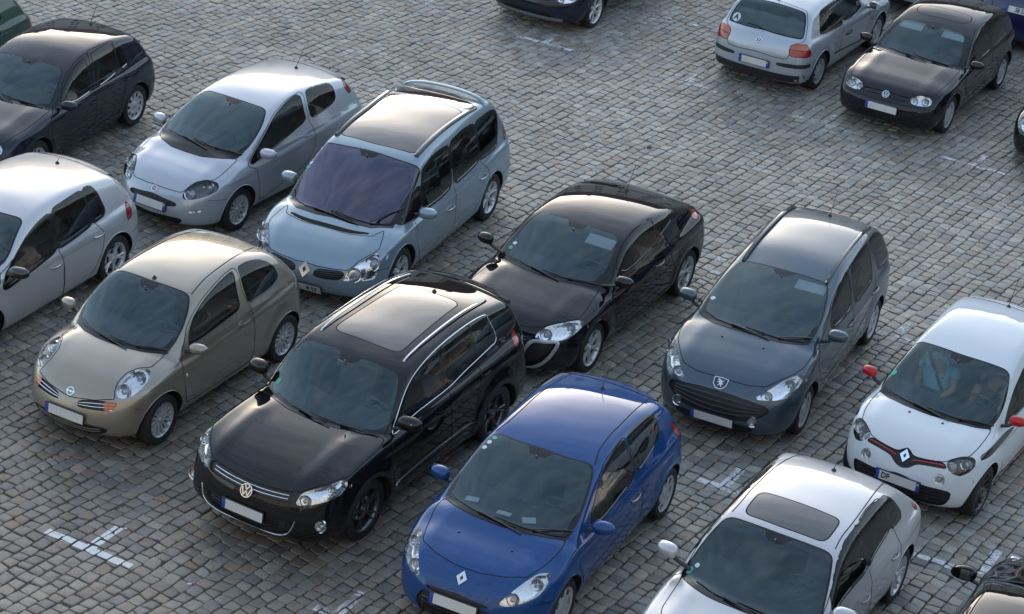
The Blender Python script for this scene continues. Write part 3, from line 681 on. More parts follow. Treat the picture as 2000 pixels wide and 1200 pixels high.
# ============================================================ the car builder
FL = np.array([1, -1, 1.])
def build_car(name, spec, tr, col, loc, heading, label, wheels=('cap', 9, .66, 'cap'), mirror=None, mirror_col=None, badge=None, badge_r=.055, plate_t=None,
              rail=None, trim_chrome=False, side_black=False, glassm=None, handle='body', bars=None, door3=True, antenna=None, wipers=True, visors=(), steer=0,
              stickers=(), arch_trim=None, lower_black=False, washers=(), seat=None, roof_dark=None, grille_mat=None, group='cars parked in rows on the cobblestones', tilt_plate=None, dash_items=(), rearv=True, extra=None, hl_dark=False, cell=.037, band=0, decals=(), pod=(.05, .075), lamp_split=None, rear_text=None):
    random.seed(hash(name) % 1000 if False else sum(map(ord, name)))
    b = Body(**spec); sh = Shell(b, cell)
    root = bpy.data.objects.new('parked_car', None); COL.objects.link(root)
    root.location = (loc[0], loc[1], 0); root.rotation_euler = (0, 0, heading)
    root['label'] = label; root['category'] = 'car'; root['group'] = group
    tr = dict(tr)
    W, L = b.W, b.L
    # ---- default outlines where the photograph does not show that end of the car
    def on_top(x, y): return b.hit([(x, y, 2.2)], [(0, 0, -1.)], tmax=2.2, n=300)[0][0]
    def on_side(x, z): return b.hit([(x, 1.6, z)], [(0, -1., 0)], tmax=1.6, n=300)[0][0]
    def on_rear(y, z): return b.hit([(-L/2-.8, y, z)], [(1., 0, 0)], tmax=2.0, n=300)[0][0]
    def on_front(y, z): return b.hit([(L/2+.8, y, z)], [(-1., 0, 0)], tmax=2.0, n=300)[0][0]
    if 'c:windscreen' not in tr:
        xh, xc = b.xh, b.xc; hw = b.ghw-b.tum*(b.zh-b.belt[0])
        tr['c:windscreen'] = [on_top(*q) for q in ((xh-.01, 0), (xh-.03, .3), (xh-.09, hw-.08), (xh+.15, hw-.01), (xc-.42, b.ghw-.10), (xc-.28, b.ghw-.09), (xc-.18, b.ghw-.18), (xc-.06, .35), (xc+.005, 0))]
    if 'c:hood' not in tr:
        xc = b.xc; xe = L/2-.17
        tr['c:hood'] = [on_top(*q) for q in ((xc+.015, 0), (xc-.05, .36), (xc-.22, b.ghw-.06), (xc, W/2-.17), (xe-.5, W/2-.19), (xe-.30, W/2-.27), (xe-.02, .30), (xe+.01, 0))]
    if 's:headlight' not in tr:
        tr['s:headlight'] = [on_front(*q) for q in ((.48, b.F(.6)*0+.60), (.50, .68), (.62, .73), (.76, .74), (.80, .68), (.74, .60), (.60, .57))]
    if 'c:grille' not in tr and 's:grille' not in tr and name != 'micra':
        tr['c:grille'] = [on_front(*q) for q in ((0, .64), (.25, .645), (.43, .66), (.42, .58), (.25, .565), (0, .56))]
    if 'c:lower_grille' not in tr:
        tr['c:lower_grille'] = [on_front(*q) for q in ((0, .36), (.3, .36), (.5, .35), (.46, .26), (.3, .24), (0, .24))]
    if 'c:rear_screen' not in tr and rearv:
        (xr, zr), (xt, zt) = b.rg, (b.xt, b.zt); z0, z1 = zr+.03, zt-.07
        tr['c:rear_screen'] = [on_rear(*q) for q in ((0, z1), (.3, z1-.01), (.46, z1-.03), (.52, (z0+z1)/2), (.58, z0+.03), (.5, z0), (.3, z0), (0, z0))]
    if 'c:tailgate' not in tr and rearv:
        (xr, zr), (xt, zt) = b.rg, (b.xt, b.zt)
        tr['c:tailgate'] = [on_rear(*q) for q in ((0, zt-.02), (.3, zt-.03), (.52, zt-.06), (.58, (zr+zt)/2), (.64, zr), (.56, zr-.12), (.5, zr-.3), (.48, .62), (.3, .60), (0, .60))]
    if 's:tail_light' not in tr or name != 'golf4_rear':
        zr = b.rg[1]
        tr.setdefault('s:tail_light_rear', [on_rear(*q) for q in ((.56, zr-.10), (.62, zr-.02), (.72, zr-.02), (.76, zr-.15), (.72, zr-.30), (.58, zr-.29))])
    if 's:tail_light' in tr: tr.pop('s:tail_light_rear', None)
    # ---- wheel arches
    Ra = b.R+.052; arch = []
    for xw in (b.xf, b.xr):
        C, _ = sh.stats(); m = (C[:, 1] > W/2-.30) & (C[:, 2] < 1.0) & (np.abs(C[:, 0]-xw) < .6)
        d = np.hypot(sh.V[:, 0]-xw, sh.V[:, 2]-b.R)-Ra
        sh.cut(d, m, 'hole')
    # cowl strip
    ws = np.array(tr['c:windscreen'], float); kc = int(np.argmax(ws[:, 1])); base = ws[kc:]; 
    C, Nf = sh.stats(); m = (Nf[:, 2] > .3) & (C[:, 0] > b.xc-.7) & (C[:, 0] < b.xc+.2)
    m &= C[:, 1] < ws[kc, 1]-.02
    sh.cut(distline(sh.V, base)-.03, m, 'cowl', ('body',))
    regs = {}
    order = ['c:cowl', 'c:hood', 'c:tailgate', 's:door', 's:rear_door', 'c:windscreen', 'c:rear_screen', 's:front_window', 's:rear_window', 's:quarter_window', 's:triangle_window', 'c:sunroof', 'c:rear_sunroof', 'c:cowl_slot',
             'c:grille', 's:grille', 'c:lower_grille', 's:side_intake', 's:headlight', 's:indicator', 's:fog', 's:drl', 's:tail_light', 's:tail_light_rear', 's:bumper_strip', 's:side_flash', 's:light_top', 's:light_bottom']
    wins = [Region(b, tr[k], False, .15, 2) for k in ('s:front_window', 's:rear_window', 's:quarter_window', 's:triangle_window') if k in tr] if band else []
    for k in order:
        if k == 's:front_window' and wins:
            C, Nf = sh.stats(); m = (Nf[:, 1] > .35) & (C[:, 1] > .4) & (C[:, 2] > b.belt[0]-.15)
            vals = np.ones(len(sh.V)); use = np.unique(np.concatenate([np.array(sh.F[i]) for i in np.where(m)[0]])); vals[use] = np.min([w_.sdf(sh.V[use]) for w_ in wins], 0)-band
            sh.cut(vals, m, 'band', ('body', 'door', 'rear_door'))
        if k not in tr: continue
        t = k[2:]; soft = t in ('hood', 'door', 'rear_door', 'tailgate')
        lampy = t in ('tail_light', 'indicator', 'headlight', 'side_intake', 'light_top', 'bumper_strip')
        rg = Region(b, tr[k], k[0] == "c", .12 if soft else (.15 if lampy or 'window' in t else .2), 1 if soft or t in ('tail_light', 'indicator', 'bumper_strip') else 2); regs[k] = rg
        over = None
        if t == 'indicator': over = ('grille',)
        if t in ('door', 'rear_door'): over = ('body',)
        sh.region(rg, t, over=over, thr=.3 if t in ('grille', 'lower_grille', 'headlight') else .12)
        if t in ('windscreen',):
            sh.region(rg, 'windscreen_glass', off=-.022, over=('windscreen',), extra=lambda P: np.maximum(.062-distline(P, base), pod[1]-np.hypot((P[:, 0]-ws[0][0]-.03)*.9, np.maximum(np.abs(P[:, 1])-pod[0], 0))))
        elif t in ('rear_screen', 'front_window', 'rear_window', 'quarter_window', 'triangle_window', 'sunroof', 'rear_sunroof'):
            sh.region(rg, t+'_glass', off=-.016 if t != 'sunroof' else -.014, over=(t,))
    if lamp_split is not None:
        C, _ = sh.stats(); sh.cut(lamp_split-sh.V[:, 2], np.ones(len(sh.F), bool), 'light_top', ('tail_light',))
    pm = col; GL = glassm or M_GLASS()
    # ---- shell panels
    def part(tags, nm, mats, mode='both', midx=None, ribbon=False, parent=root, solid=0):
        V, F, Nn, tg = sh.take(tags, mode)
        if not F: return None
        mi = [0]*len(F) if midx is None else [midx(t) for t in tg]
        if ribbon:
            RV, RF = gap_ribbon(V, F, Nn); k = len(V)
            if RV: Nn = np.vstack([Nn, np.repeat(np.array([[0, 0, 1.]]), len(RV), 0)])
            # ribbon normals follow the surface
            if RV:
                rv = np.array(RV); Nn[k:] = b.grad(rv*np.where(rv[:, 1:2] < 0, FL, 1.))*np.where(rv[:, 1:2] < 0, FL, 1.)
                V = np.vstack([V, rv]); F = F+[[i+k for i in f] for f in RF]; mi += [len(mats)-1]*len(RF)
        return mesh_obj(nm, V, F, mats, parent, mi, Nn)
    part(('body',), 'body', [pm])
    if 'cowl_slot' in sh.tag: part(('cowl_slot',), 'air_slot', [M_DARK()])
    part(('hood',), 'hood', [pm, M_GAP()], ribbon=True)
    part(('tailgate',), 'tailgate', [pm, M_GAP()], ribbon=True)
    for md in ('left', 'right'):
        for t in ('door', 'rear_door'): part((t,), 'door', [pm, M_GAP()], md, ribbon=True)
        for t in ('front_window', 'rear_window', 'quarter_window', 'triangle_window'):
            part((t, t+'_glass'), 'side_window', [M_FRIT(), M_SIDE()], md, midx=lambda q: 1 if q.endswith('_glass') else 0)
    if 'band' in sh.tag:
        for md in ('left', 'right'): part(('band',), 'pillar_trim', [M_FRIT()], md)
    part(('cowl', 'windscreen', 'windscreen_glass'), 'windscreen', [M_FRIT(), GL], midx=lambda q: 1 if q.endswith('_glass') else 0)
    part(('rear_screen', 'rear_screen_glass'), 'rear_screen', [M_FRIT(), GL], midx=lambda q: 1 if q.endswith('_glass') else 0)
    sr = roof_dark or simple('sunroof_glass', (.03, .03, .032), .06, 0, 1, crough=.02)
    part(('sunroof', 'sunroof_glass'), 'sunroof', [M_GAP(), sr], midx=lambda q: 1 if q.endswith('_glass') else 0)
    part(('rear_sunroof', 'rear_sunroof_glass'), 'sunroof', [M_GAP(), sr], midx=lambda q: 1 if q.endswith('_glass') else 0)
    if 'bumper_strip' in sh.tag:
        for md in ('left', 'right'): part(('bumper_strip',), 'bumper_strip', [M_PLAST()], md)
    if 'side_flash' in sh.tag:
        for md in ('left', 'right'): part(('side_flash',), 'side_decal', [M_GLOSSB()], md)
    # ---- wheel wells
    yb = W/2-.34; allb = boundary([f for f, t in zip(sh.F, sh.tag) if t != 'hole'])
    for xw in (b.xf, b.xr):
        wl = MB()
        bd = [e for e in allb if abs(np.hypot(sh.V[e[0]][0]-xw, sh.V[e[0]][2]-b.R)-Ra) < .006 and abs(np.hypot(sh.V[e[1]][0]-xw, sh.V[e[1]][2]-b.R)-Ra) < .006]
        ids = {}
        def vv(p):
            k = tuple(np.round(p, 4))
            if k not in ids: ids[k] = len(wl.V); wl.V.append(tuple(p))
            return ids[k]
        for a, c in bd:
            p, q = sh.V[a], sh.V[c]
            if p[1] < yb+.02 and q[1] < yb+.02: continue
            wl.F.append((vv(q), vv(p), vv((p[0], yb, p[2])), vv((q[0], yb, q[2])))); wl.m.append(0)
        inner = sorted({k for f in wl.F for k in f if abs(wl.V[k][1]-yb) < 1e-6}, key=lambda k: math.atan2(wl.V[k][2]-b.R, wl.V[k][0]-xw))
        if len(inner) > 3: wl.F.append(tuple(inner)); wl.m.append(0)
        wl.build('wheel_well', [M_DARK()], root, smooth=False); wl.mirror().build('wheel_well', [M_DARK()], root, smooth=False)
    if arch_trim is not None or True:
        lipm = M_PLAST() if arch_trim else pm
        for sg in (1, -1):
            for xw in (b.xf, b.xr):
                pts = []; 
                for k in range(41):
                    an = R(-28)+R(236)*k/40; zz = b.R+(Ra+(.022 if arch_trim else .004))*math.sin(an)
                    if zz < b.zb+.03: continue
                    xx = xw+(Ra+(.022 if arch_trim else .004))*math.cos(an)
                    p = on_side(xx, zz)
                    if p[1] > W/2-.3: pts.append(p)
                if len(pts) < 4: continue
                pts = np.array(pts); g = b.grad(pts)
                mb = MB(); mb.tube(pts*(FL if sg < 0 else 1), .008 if arch_trim else .006, .026 if arch_trim else .006, n=8, up=(pts-[xw, 0, b.R])*[1, 0, 1]*(FL if sg < 0 else 1))
                mb.build('wheel_arch', [lipm], root)
    # ---- lamps
    for md, fl in (('left', 1), ('right', -1)):
        Fl = np.array([1, fl, 1.])
        for t, nm in (('headlight', 'headlight'), ('fog', 'fog_light'), ('drl', 'driving_light')):
            if t not in sh.tag: continue
            V, F, Nn, _ = sh.take((t,), md); rg = regs['s:'+t]
            cov = mesh_obj(nm, V, F, [M_CLEAR()], root, normals=Nn)
            dpt = .055 if t == 'headlight' else .03
            V2, F2 = recess(V, F, rg.n*Fl, dpt, .93)
            F2 = [list(reversed(f)) for f in F2] if False else F2
            mesh_obj('lamp_housing', V2, F2, [simple('lamp_housing_dark', (.10, .105, .11), .3, .6, var=.5, vscale=25) if (hl_dark and t == 'headlight') else M_REFL()], cov)
            q = rg.poly; c2 = q.mean(0); cov2 = np.cov((q-c2).T); ev, U = np.linalg.eigh(cov2); ax = U[:, 1]; half = math.sqrt(ev[1])*1.0; mn = math.sqrt(ev[0])
            spots = [(-.85, .95), (.55, .85)] if t == 'headlight' and half > 1.45*mn else [(0, 1.05 if t == 'headlight' else 1.7)]
            if ax[0] < 0: ax = -ax
            if abs(ax[0]) < abs(ax[1]) and ax[1] < 0: ax = -ax
            for k_, rs in spots:
                c3 = rg.on(b, c2+ax*half*k_)[0]; r_ = min(mn*rs, .085)
                mb = MB(); dirn = np.array([.93, 0, .12]) if t != 'headlight' else np.array([.85, .12, .35]); dirn = dirn/np.linalg.norm(dirn)
                Mx = frame_on(c3-rg.n*dpt*.55, dirn)
                prof = [(r_*1.12, -.01), (r_*1.1, .012), (r_*.95, .006), (r_*.86, -.018)]
                mb.lathe(prof, axis='z', n=22, M=Mx, m=0)
                mb.lathe([(r_*.86, -.018), (r_*.55, -.03), (r_*.45, -.034)], axis='z', n=22, M=Mx, m=1)
                mb.lathe([(r_*.50, -.03), (r_*.44, -.006), (r_*.28, .010), (.0008, .016)], axis='z', n=20, M=Mx, m=2)
                if fl < 0: mb = mb.mirror()
                mb.build('lamp_lens', [M_CHROME(), M_REFL(), simple('bulb_glass', (.55, .6, .65), .03, .3, 1)], cov)
            if t == 'headlight':
                Pp = rg.on(b, c2+ax*half*1.55)[0]-rg.n*.03; mb = MB(); Mx = frame_on(Pp, (.8, .3, .4)); mb.lathe([(mn*.6, 0), (mn*.4, -.012), (.001, .006)], axis='z', n=14, M=Mx)
                if fl < 0: mb = mb.mirror()
                mb.build('side_bulb', [M_CHROME()], cov)
        for t in ('tail_light', 'tail_light_rear'):
            if t in sh.tag: part((t,), 'tail_light', [M_RED(), M_GAP()], md, ribbon=True)
        if 'light_top' in sh.tag: part(('light_top',), 'tail_light', [M_AMBER()], md)
        if 'indicator' in sh.tag: part(('indicator',), 'indicator', [M_AMBER()], md)
        if 'side_intake' in sh.tag:
            V, F, Nn, _ = sh.take(('side_intake',), md); V2, F2 = recess(V, F, regs['s:side_intake'].n*Fl, .05, .9)
            o = mesh_obj('side_intake', V2, F2, [M_PLAST()], root)
            q = resample(regs['s:side_intake'].P, .02, True); g = b.grad(q); mb = MB(); mb.tube(np.vstack([q, q[:1]])+np.vstack([g, g[:1]])*.002, .024, .007, up=np.vstack([g, g[:1]])); mb = mb if fl > 0 else mb.mirror(); mb.build('intake_frame', [simple('dull_silver', (.45, .46, .48), .35, .6)], o)
    # ---- grilles
    for key, nm in (('c:grille', 'grille'), ('s:grille', 'grille'), ('c:lower_grille', 'lower_grille'), ('s:bar', 'x')):
        if key not in regs: continue
        t = key[2:]
        for md, fl in ((('both', 1),) if key[0] == 'c' else (('left', 1), ('right', -1))):
            V, F, Nn, _ = sh.take((t,), md)
            if not F: continue
            rg = regs[key]; V2, F2 = recess(V, F, rg.n*np.array([1, fl, 1.]), .022, .98)
            o = mesh_obj(nm, V2, F2, [grille_mat or M_PLAST()], root)
            nb, matb, th = (bars or {}).get(t, (4, None, .006))
            q = rg.poly; lo, hi = q[:, 0].min(), q[:, 0].max(); us = np.linspace(lo+.012, hi-.012, 31)
            def vspan(u):
                vs = []
                for a, c in zip(q, np.roll(q, -1, 0)):
                    if (a[0]-u)*(c[0]-u) < 0: vs.append(a[1]+(c[1]-a[1])*(u-a[0])/(c[0]-a[0]))
                return (min(vs), max(vs)) if len(vs) > 1 else None
            mb = MB()
            for i in range(nb):
                fr = (i+1)/(nb+1); pts = []
                for u in us:
                    s_ = vspan(u)
                    if s_ and s_[1]-s_[0] > .015: pts.append((u, s_[0]+(s_[1]-s_[0])*fr))
                if len(pts) < 4: continue
                pq = np.array(pts); pq[:, 1] = np.polyval(np.polyfit(pq[:, 0]**(1 if key[0] == 's' else 1), pq[:, 1], 2), pq[:, 0])
                if key[0] == 'c': kk_ = np.abs(pq[:, 0]) < hi*.86; pq = pq[kk_]
                P = rg.on(b, pq)-rg.n*.006
                if fl < 0: P = P*FL
                mb.tube(P, .008, th, n=6, up=(0, 0, 1))
            if mb.V: mb.build('grille_bar', [matb or M_GLOSSB()], o)
    # ---- lines drawn on the bodywork
    def line3(key, lift=0):
        q = resample(tr[key], .05); q2, _ = b.hit(q+b.grad(q)*.12, -b.grad(q), tmax=.3, n=60); return q2
    for sg in (1, -1):
        Fm = np.array([1, sg, 1.])
        if 'l:chrome' in tr:
            q = resample(tr['l:chrome'], .03, True); g = b.grad(q); mb = MB(); q = q-g*b.f(q)[:, None]
            mb.tube(np.vstack([q, q[:1]])*Fm, .007, .005, up=np.vstack([g, g[:1]])*Fm); mb.build('window_trim', [M_CHROME()], root)
        if 'l:rail' in tr:
            q = line3('l:rail'); g = b.grad(q); h = np.sin(np.linspace(0, math.pi, len(q)))**.35*rail[1]
            mb = MB(); mb.tube((q+np.array([0, 0, 1.])*h[:, None])*Fm, rail[2], rail[2]*.8, up=(0, 0, 1)); 
            for e in (0, -1): pass
            mb.build('roof_rail', [rail[0]], root)
        for key, nm, mt, wd in (('l:roof_seam', 'roof_seam', M_GAP(), .006), ('l:moulding', 'side_moulding', M_PLAST(), .016), ('l:sill_trim', 'sill_trim', M_CHROME(), .010), ('l:sill_line', 'sill_stripe', simple('red_stripe', (.45, .01, .02), .3, 0, 1), .022)):
            if key not in tr: continue
            q = line3(key); g = b.grad(q); mb = MB(); mb.tube((q+g*.001)*Fm, wd, .003 if wd < .01 else .006, n=6, up=g*Fm); mb.build(nm, [mt], root)
        for key in ('p:handle', 'p:handle2'):
            if key not in tr: continue
            a, c = np.array(tr[key], float); zc = (a[2]+c[2])/2; pts = []
            for t in np.linspace(0, 1, 9):
                p = on_side(a[0]+(c[0]-a[0])*t, zc+.0*t); pts.append(p+b.grad(p)*(.004+.026*math.sin(math.pi*t)**.5))
            mb = MB(); mb.tube(np.array(pts)*Fm, .014, .009, n=8, up=np.array([0, 1., 0])*Fm)
            cp = on_side((a[0]+c[0])/2, zc); gp = b.grad(cp)
            mb.build('door_handle', [M_CHROME() if handle == 'chrome' else (M_PLAST() if handle == 'black' else pm)], root)
        # windows: bright line under the glass
        for wk in ('s:front_window', 's:rear_window', 's:quarter_window'):
            if wk in regs and trim_chrome is not None and 'l:chrome' not in tr:
                q = regs[wk].poly; lo, hi = q[:, 0].min(), q[:, 0].max()
                us = np.linspace(lo+.06, hi-.05, 16); pts = []
                for u in us:
                    vs = [a[1]+(c[1]-a[1])*(u-a[0])/(c[0]-a[0]) for a, c in zip(q, np.roll(q, -1, 0)) if (a[0]-u)*(c[0]-u) < 0]
                    if vs: pts.append((u, min(vs)-.004))
                qm = np.median([v for _, v in pts]); pts = [q_ for q_ in pts if q_[1] < qm+.03]
                if len(pts) < 4: continue
                P = regs[wk].on(b, np.array(pts)); g = b.grad(P)
                mb = MB(); mb.tube((P+g*.003)*Fm, .008, .005, n=6, up=g*Fm); mb.build('window_strip', [M_SATIN() if trim_chrome else M_GLOSSB()], root)
        # mirror
        if mirror is not None:
            mx_, mz_ = mirror[0], mirror[1]; sc = mirror[2] if len(mirror) > 2 else 1.0
            mb = MB(); cy = W/2+.085; V = []; F = []; nu, nv = 16, 12
            for i in range(nv+1):
                ph = -math.pi/2+math.pi*i/nv
                for j in range(nu):
                    th = 2*math.pi*j/nu; sp = lambda v, e: math.copysign(abs(v)**e, v)
                    x = sp(math.cos(ph), .8)*sp(math.cos(th), .8); z = sp(math.cos(ph), .8)*sp(math.sin(th), .8); y = sp(math.sin(ph), .8)
                    x = max(x, -.25)
                    V.append((mx_+(x*.085-y*.02)*sc, cy+y*.115*sc, mz_+z*.070*sc*(1-.12*y)))
            for i in range(nv):
                for j in range(nu):
                    k = (j+1) % nu; F.append((i*nu+j, (i+1)*nu+j, (i+1)*nu+k, i*nu+k))
            mb.add(V, F)
            xb = mx_-.25*.085*sc-.002
            mb.box((xb-.001, cy, mz_), (.004, .19*sc, .105*sc), 1, .0015)
            yb_ = on_side(mx_+.03, max(b.belt[0]-.01, mz_-.12))
            mb.tube([yb_-[0, .02, 0], (mx_+.02, (yb_[1]+cy)/2-.01, (yb_[2]+mz_-.05)/2), (mx_+.01, cy-.05*sc, mz_-.045*sc)], .03, .018, m=2)
            if sg < 0: mb = mb.mirror()
            mb.build('wing_mirror', [mirror_col or pm, simple('mirror_glass', (.25, .27, .3), .03, 1), M_PLAST()], root)
    # joints between wings and bumpers
    for sg in (1, -1):
        Fm = np.array([1, sg, 1.])
        for x0, x1, z0, z1 in ((b.xf+Ra*.88, L/2-.30, .56, .60), (b.xr-Ra*.88, -L/2+.22, .58, .60)):
            pts = [on_side(x0+(x1-x0)*t, z0+(z1-z0)*t) for t in np.linspace(0, 1, 12)]; pts = np.array([p for p in pts if p[1] > W/2-.42])
            if len(pts) > 3: g = b.grad(pts); mb = MB(); mb.tube((pts+g*.0005)*Fm, .0035, .0015, n=4, up=g*Fm); mb.build('bumper_joint', [M_GAP()], root)
    # ---- number plate, emblem, aerial, wipers
    if plate_t is not None:
        px, pz = plate_t[0], plate_t[1]; back = px < 0
        p = b.hit([(px+(.6 if not back else -.6), 0, pz)], [(-1. if not back else 1., 0, 0)], tmax=1.5, n=200)[0][0]
        g = b.grad(p); g[1] = 0; g = g/np.linalg.norm(g)
        if tilt_plate is not None: g = np.array([math.cos(tilt_plate)*(1 if not back else -1), 0, math.sin(tilt_plate)])
        plate(root, p+g*.016, g, text=plate_t[2] if len(plate_t) > 2 else None, tsize=.1, textx=plate_t[3] if len(plate_t) > 3 else 0, tail=plate_t[4] if len(plate_t) > 4 else None)
    if badge:
        kind, bx, bz = badge[:3]; back = bx < 0
        p = b.hit([(bx+(.25 if not back else -.25), 0, bz+.06)], [(-1. if not back else 1., 0, -.25)], tmax=1.0, n=200)[0][0]; g = b.grad(p)
        emblem(kind, frame_on(p+g*(-.002 if len(badge) < 4 else badge[3]), g), badge_r, root)
    if antenna is not None:
        p = on_top(antenna[0], 0); mb = MB(); mb.lathe([(.03, -.004), (.024, .012), (.010, .03), (.0008, .034)], c=p, axis='z', n=12)
        ln = antenna[1]
        if ln > 0: mb.tube([p+[0, 0, .02], p+[-ln*.55, 0, ln*.83]], .0035, n=6, taper=[1.3, .7])
        mb.build('antenna', [M_PLAST()], root)
    if wipers and 'c:windscreen' in regs:
        lineb = np.vstack([(base*FL), base[::-1][1:]]) if base[-1][1] == 0 else base
        lineb = np.vstack([base[::-1], (base*FL)[1:]])  # from centre to left then ... ordered below
        lineb = np.array(sorted(np.vstack([base, base*FL]).tolist(), key=lambda v: v[1])); dd = np.r_[0, np.cumsum(np.linalg.norm(np.diff(lineb, axis=0), axis=1))]
        def at(s_, up_):
            s_ = s_*dd[-1]; p = np.array([np.interp(s_, dd, lineb[:, k]) for k in range(3)])
            top = np.array([b.xh, 0, b.zh]); d = np.array([b.xh-b.xc, 0, b.zh-b.zc]); d /= np.linalg.norm(d); q = p+d*up_
            q = b.hit([q+np.array([.3, 0, .5])*.6], [np.array([-.3, 0, -.5])], tmax=1.2, n=160)[0][0]; return q
        for s0, s1, u0, u1 in ((.16, .60, .09, .035), (.47, .90, .085, .03)):
            mb = MB(); pts = np.array([at(s0+(s1-s0)*t, u0+(u1-u0)*t) for t in np.linspace(0, 1, 9)]); g = b.grad(pts)
            mb.tube(pts+g*.006, .005, .007, n=6, up=g)
            p0 = at(s1+.04, -.02); pm_ = pts[4]+g[4]*.022; mb.tube([p0+b.grad(p0)*.012, (p0+pm_)/2+g[4]*.014, pm_], .010, .006, n=6, up=g[4])
            mb.build('wiper', [M_PLAST()], root)
    for (wx, wy) in washers:
        for sg in (1, -1):
            p = on_top(wx, wy*sg); mb = MB(); mb.lathe([(.016, -.003), (.013, .009), (.0005, .011)], c=p, axis='z', n=10); mb.build('washer_jet', [M_PLAST()], root)
    # ---- interior
    zf = .32; fl_ = MB(); fl_.box((-.15, 0, zf), (L*.62, W-.36, .04), 0, .01); fl_.box((-L*.36, 0, .60), (L*.2, W-.36, .5), 0, .03); fl_.build('cabin_floor', [M_DASH()], root)
    xd = b.xc-.02; da = MB(); zt = b.zc-.045
    V = []; F = []; prof = [(xd-.02, zt-.015), (xd-.25, zt-.01), (xd-.50, zt+.0), (xd-.62, zt-.05), (xd-.66, zt-.2), (xd-.60, zt-.45)]
    ys = np.linspace(-(W/2-.17), W/2-.17, 15)
    for y in ys:
        for x, z in prof: V.append((x-.30*y*y, y, z+.035*math.exp(-((y-.36)/.16)**2)*(1 if x < xd-.3 else .3)-.05*y*y))
    for i in range(len(ys)-1):
        for j in range(len(prof)-1): a = i*len(prof)+j; F.append((a, a+1, a+1+len(prof), a+len(prof)))
    da.add(V, F); da.build('dashboard', [M_DASH()], root)
    xs = xd-.66
    st = MB(); cst = (xs-.03, .36, zt-.02); n_ = 28
    Mw = frame_on(cst, (-.86, 0, .5)); ring = [tuple(Mw@Vector((.18*math.cos(2*math.pi*k/n_), .18*math.sin(2*math.pi*k/n_), 0))) for k in range(n_+1)]
    st.tube(ring, .014, n=8); 
    for an in (0, math.pi, -math.pi/2): st.tube([tuple(Mw@Vector((0, 0, -.02))), tuple(Mw@Vector((.17*math.cos(an), .17*math.sin(an), 0)))], .02, .01)
    st.lathe([(.06, -.03), (.055, .0), (.001, .01)], axis='z', M=Mw, n=18); st.build('steering_wheel', [M_DASH()], root)
    def seat_(x, y, wd, nm='seat', cl=None):
        m_ = MB(); m_.box((x, y, zf+.22), (.52, wd, .20), 0, .06)
        Mb = Matrix.Rotation(R(-18), 4, 'Y'); m_.box((x-.34, y, zf+.52), (.16, wd, .62), 0, .06, M=Mb.to_3x3().to_4x4())
        hz = min(zf+.90, float(b.roof(x-.46))-.26)
        for hy in ((0,) if wd < .7 else (-.34, .34)): m_.box((x-.44, y+hy, hz), (.10, .25, .17), 0, .05)
        m_.build(nm, [cl or M_SEAT()], root)
    hx = xs-.42
    seat_(hx, .36, .50, cl=seat); seat_(hx, -.36, .50, cl=seat); seat_(max(hx-.92, -L/2+.95), 0, W-.50, 'rear_seat', cl=seat)
    rv = MB(); rx = b.xh+.10; rz = b.zh-.10; rv.box((rx, 0, rz), (.03, .22, .07), 0, .014); rv.tube([(rx+.01, 0, rz+.02), (b.xh+.12, 0, rz+.07)], .012); rv.build('rear_view_mirror', [M_DASH()], root)
    for yv in visors:
        v_ = MB(); c_ = b.hit([(b.xh+.12, yv, 2.2)], [(0, 0, -1.)], tmax=2, n=200)[0][0]; ang = math.atan2(b.zh-b.zc, b.xc-b.xh)
        v_.box((c_[0]-.035, yv, c_[2]-.045), (.17, .38, .018), 0, .007, M=Matrix.Rotation(ang, 4, 'Y')); v_.build('sun_visor', [simple('visor_cloth', (.55, .56, .55), .8)], root)
    for (key3, w_, h_, c_) in stickers:     # (x, y, z) on the screen, size, colour
        g = b.grad(np.array(key3, float)); M_ = frame_on(np.array(key3)+g*.002, g); mb = MB(); mb.box((0, 0, 0), (w_, h_, .001)); mb.V = [tuple(M_@Vector(v)) for v in mb.V]
        mb.build('sticker', [simple('sticker_'+c_, {'green': (.06, .40, .30), 'white': (.6, .65, .68), 'blue': (.1, .25, .5)}[c_], .4)], root)
    Cn = ws[kc]*FL; Up = ws[max(1, kc-3)]*FL; Ct = base[-1]
    for (a_, u_, w_, h_, c_) in decals:
        q = Cn+(Ct-Cn)/np.linalg.norm(Ct-Cn)*a_+(Up-Cn)/np.linalg.norm(Up-Cn)*u_
        q = b.hit([q+np.array([.3, 0, .6])*.4], [np.array([-.3, 0, -.6])], tmax=1, n=200)[0][0]; g = b.grad(q); M_ = frame_on(q+g*.002, g); mb = MB(); poly_prism(mb, M_, chaikin([(-w_/2, -h_/2), (w_/2, -h_/2), (w_/2, h_/2), (-w_/2, h_/2)], .25, 2).tolist(), 0, .001)
        mb.build('sticker', [simple('sticker_'+c_, {'green': (.05, .36, .27), 'white': (.55, .62, .66), 'blue': (.1, .25, .5)}[c_], .4)], root, smooth=False)
    for (ix, iy, sx, sy, a_) in dash_items:
        mb = MB(); mb.box((ix, iy, zt+.012-.05*iy*iy), (sx, sy, .003), 0, 0, M=Matrix.Rotation(a_, 4, 'Z')); mb.build('paper_ticket', [simple('paper', (.75, .8, .8), .7)], root)
    # ---- wheels
    for xw, stg in ((b.xf, steer), (b.xr, 0)):
        for sg in (1, -1): add_wheel(root, xw, sg*(W/2-.125), b.R, wheels, stg)
    if extra: extra(root, b, sh, regs, on_top, on_side, on_rear, on_front)
    return root
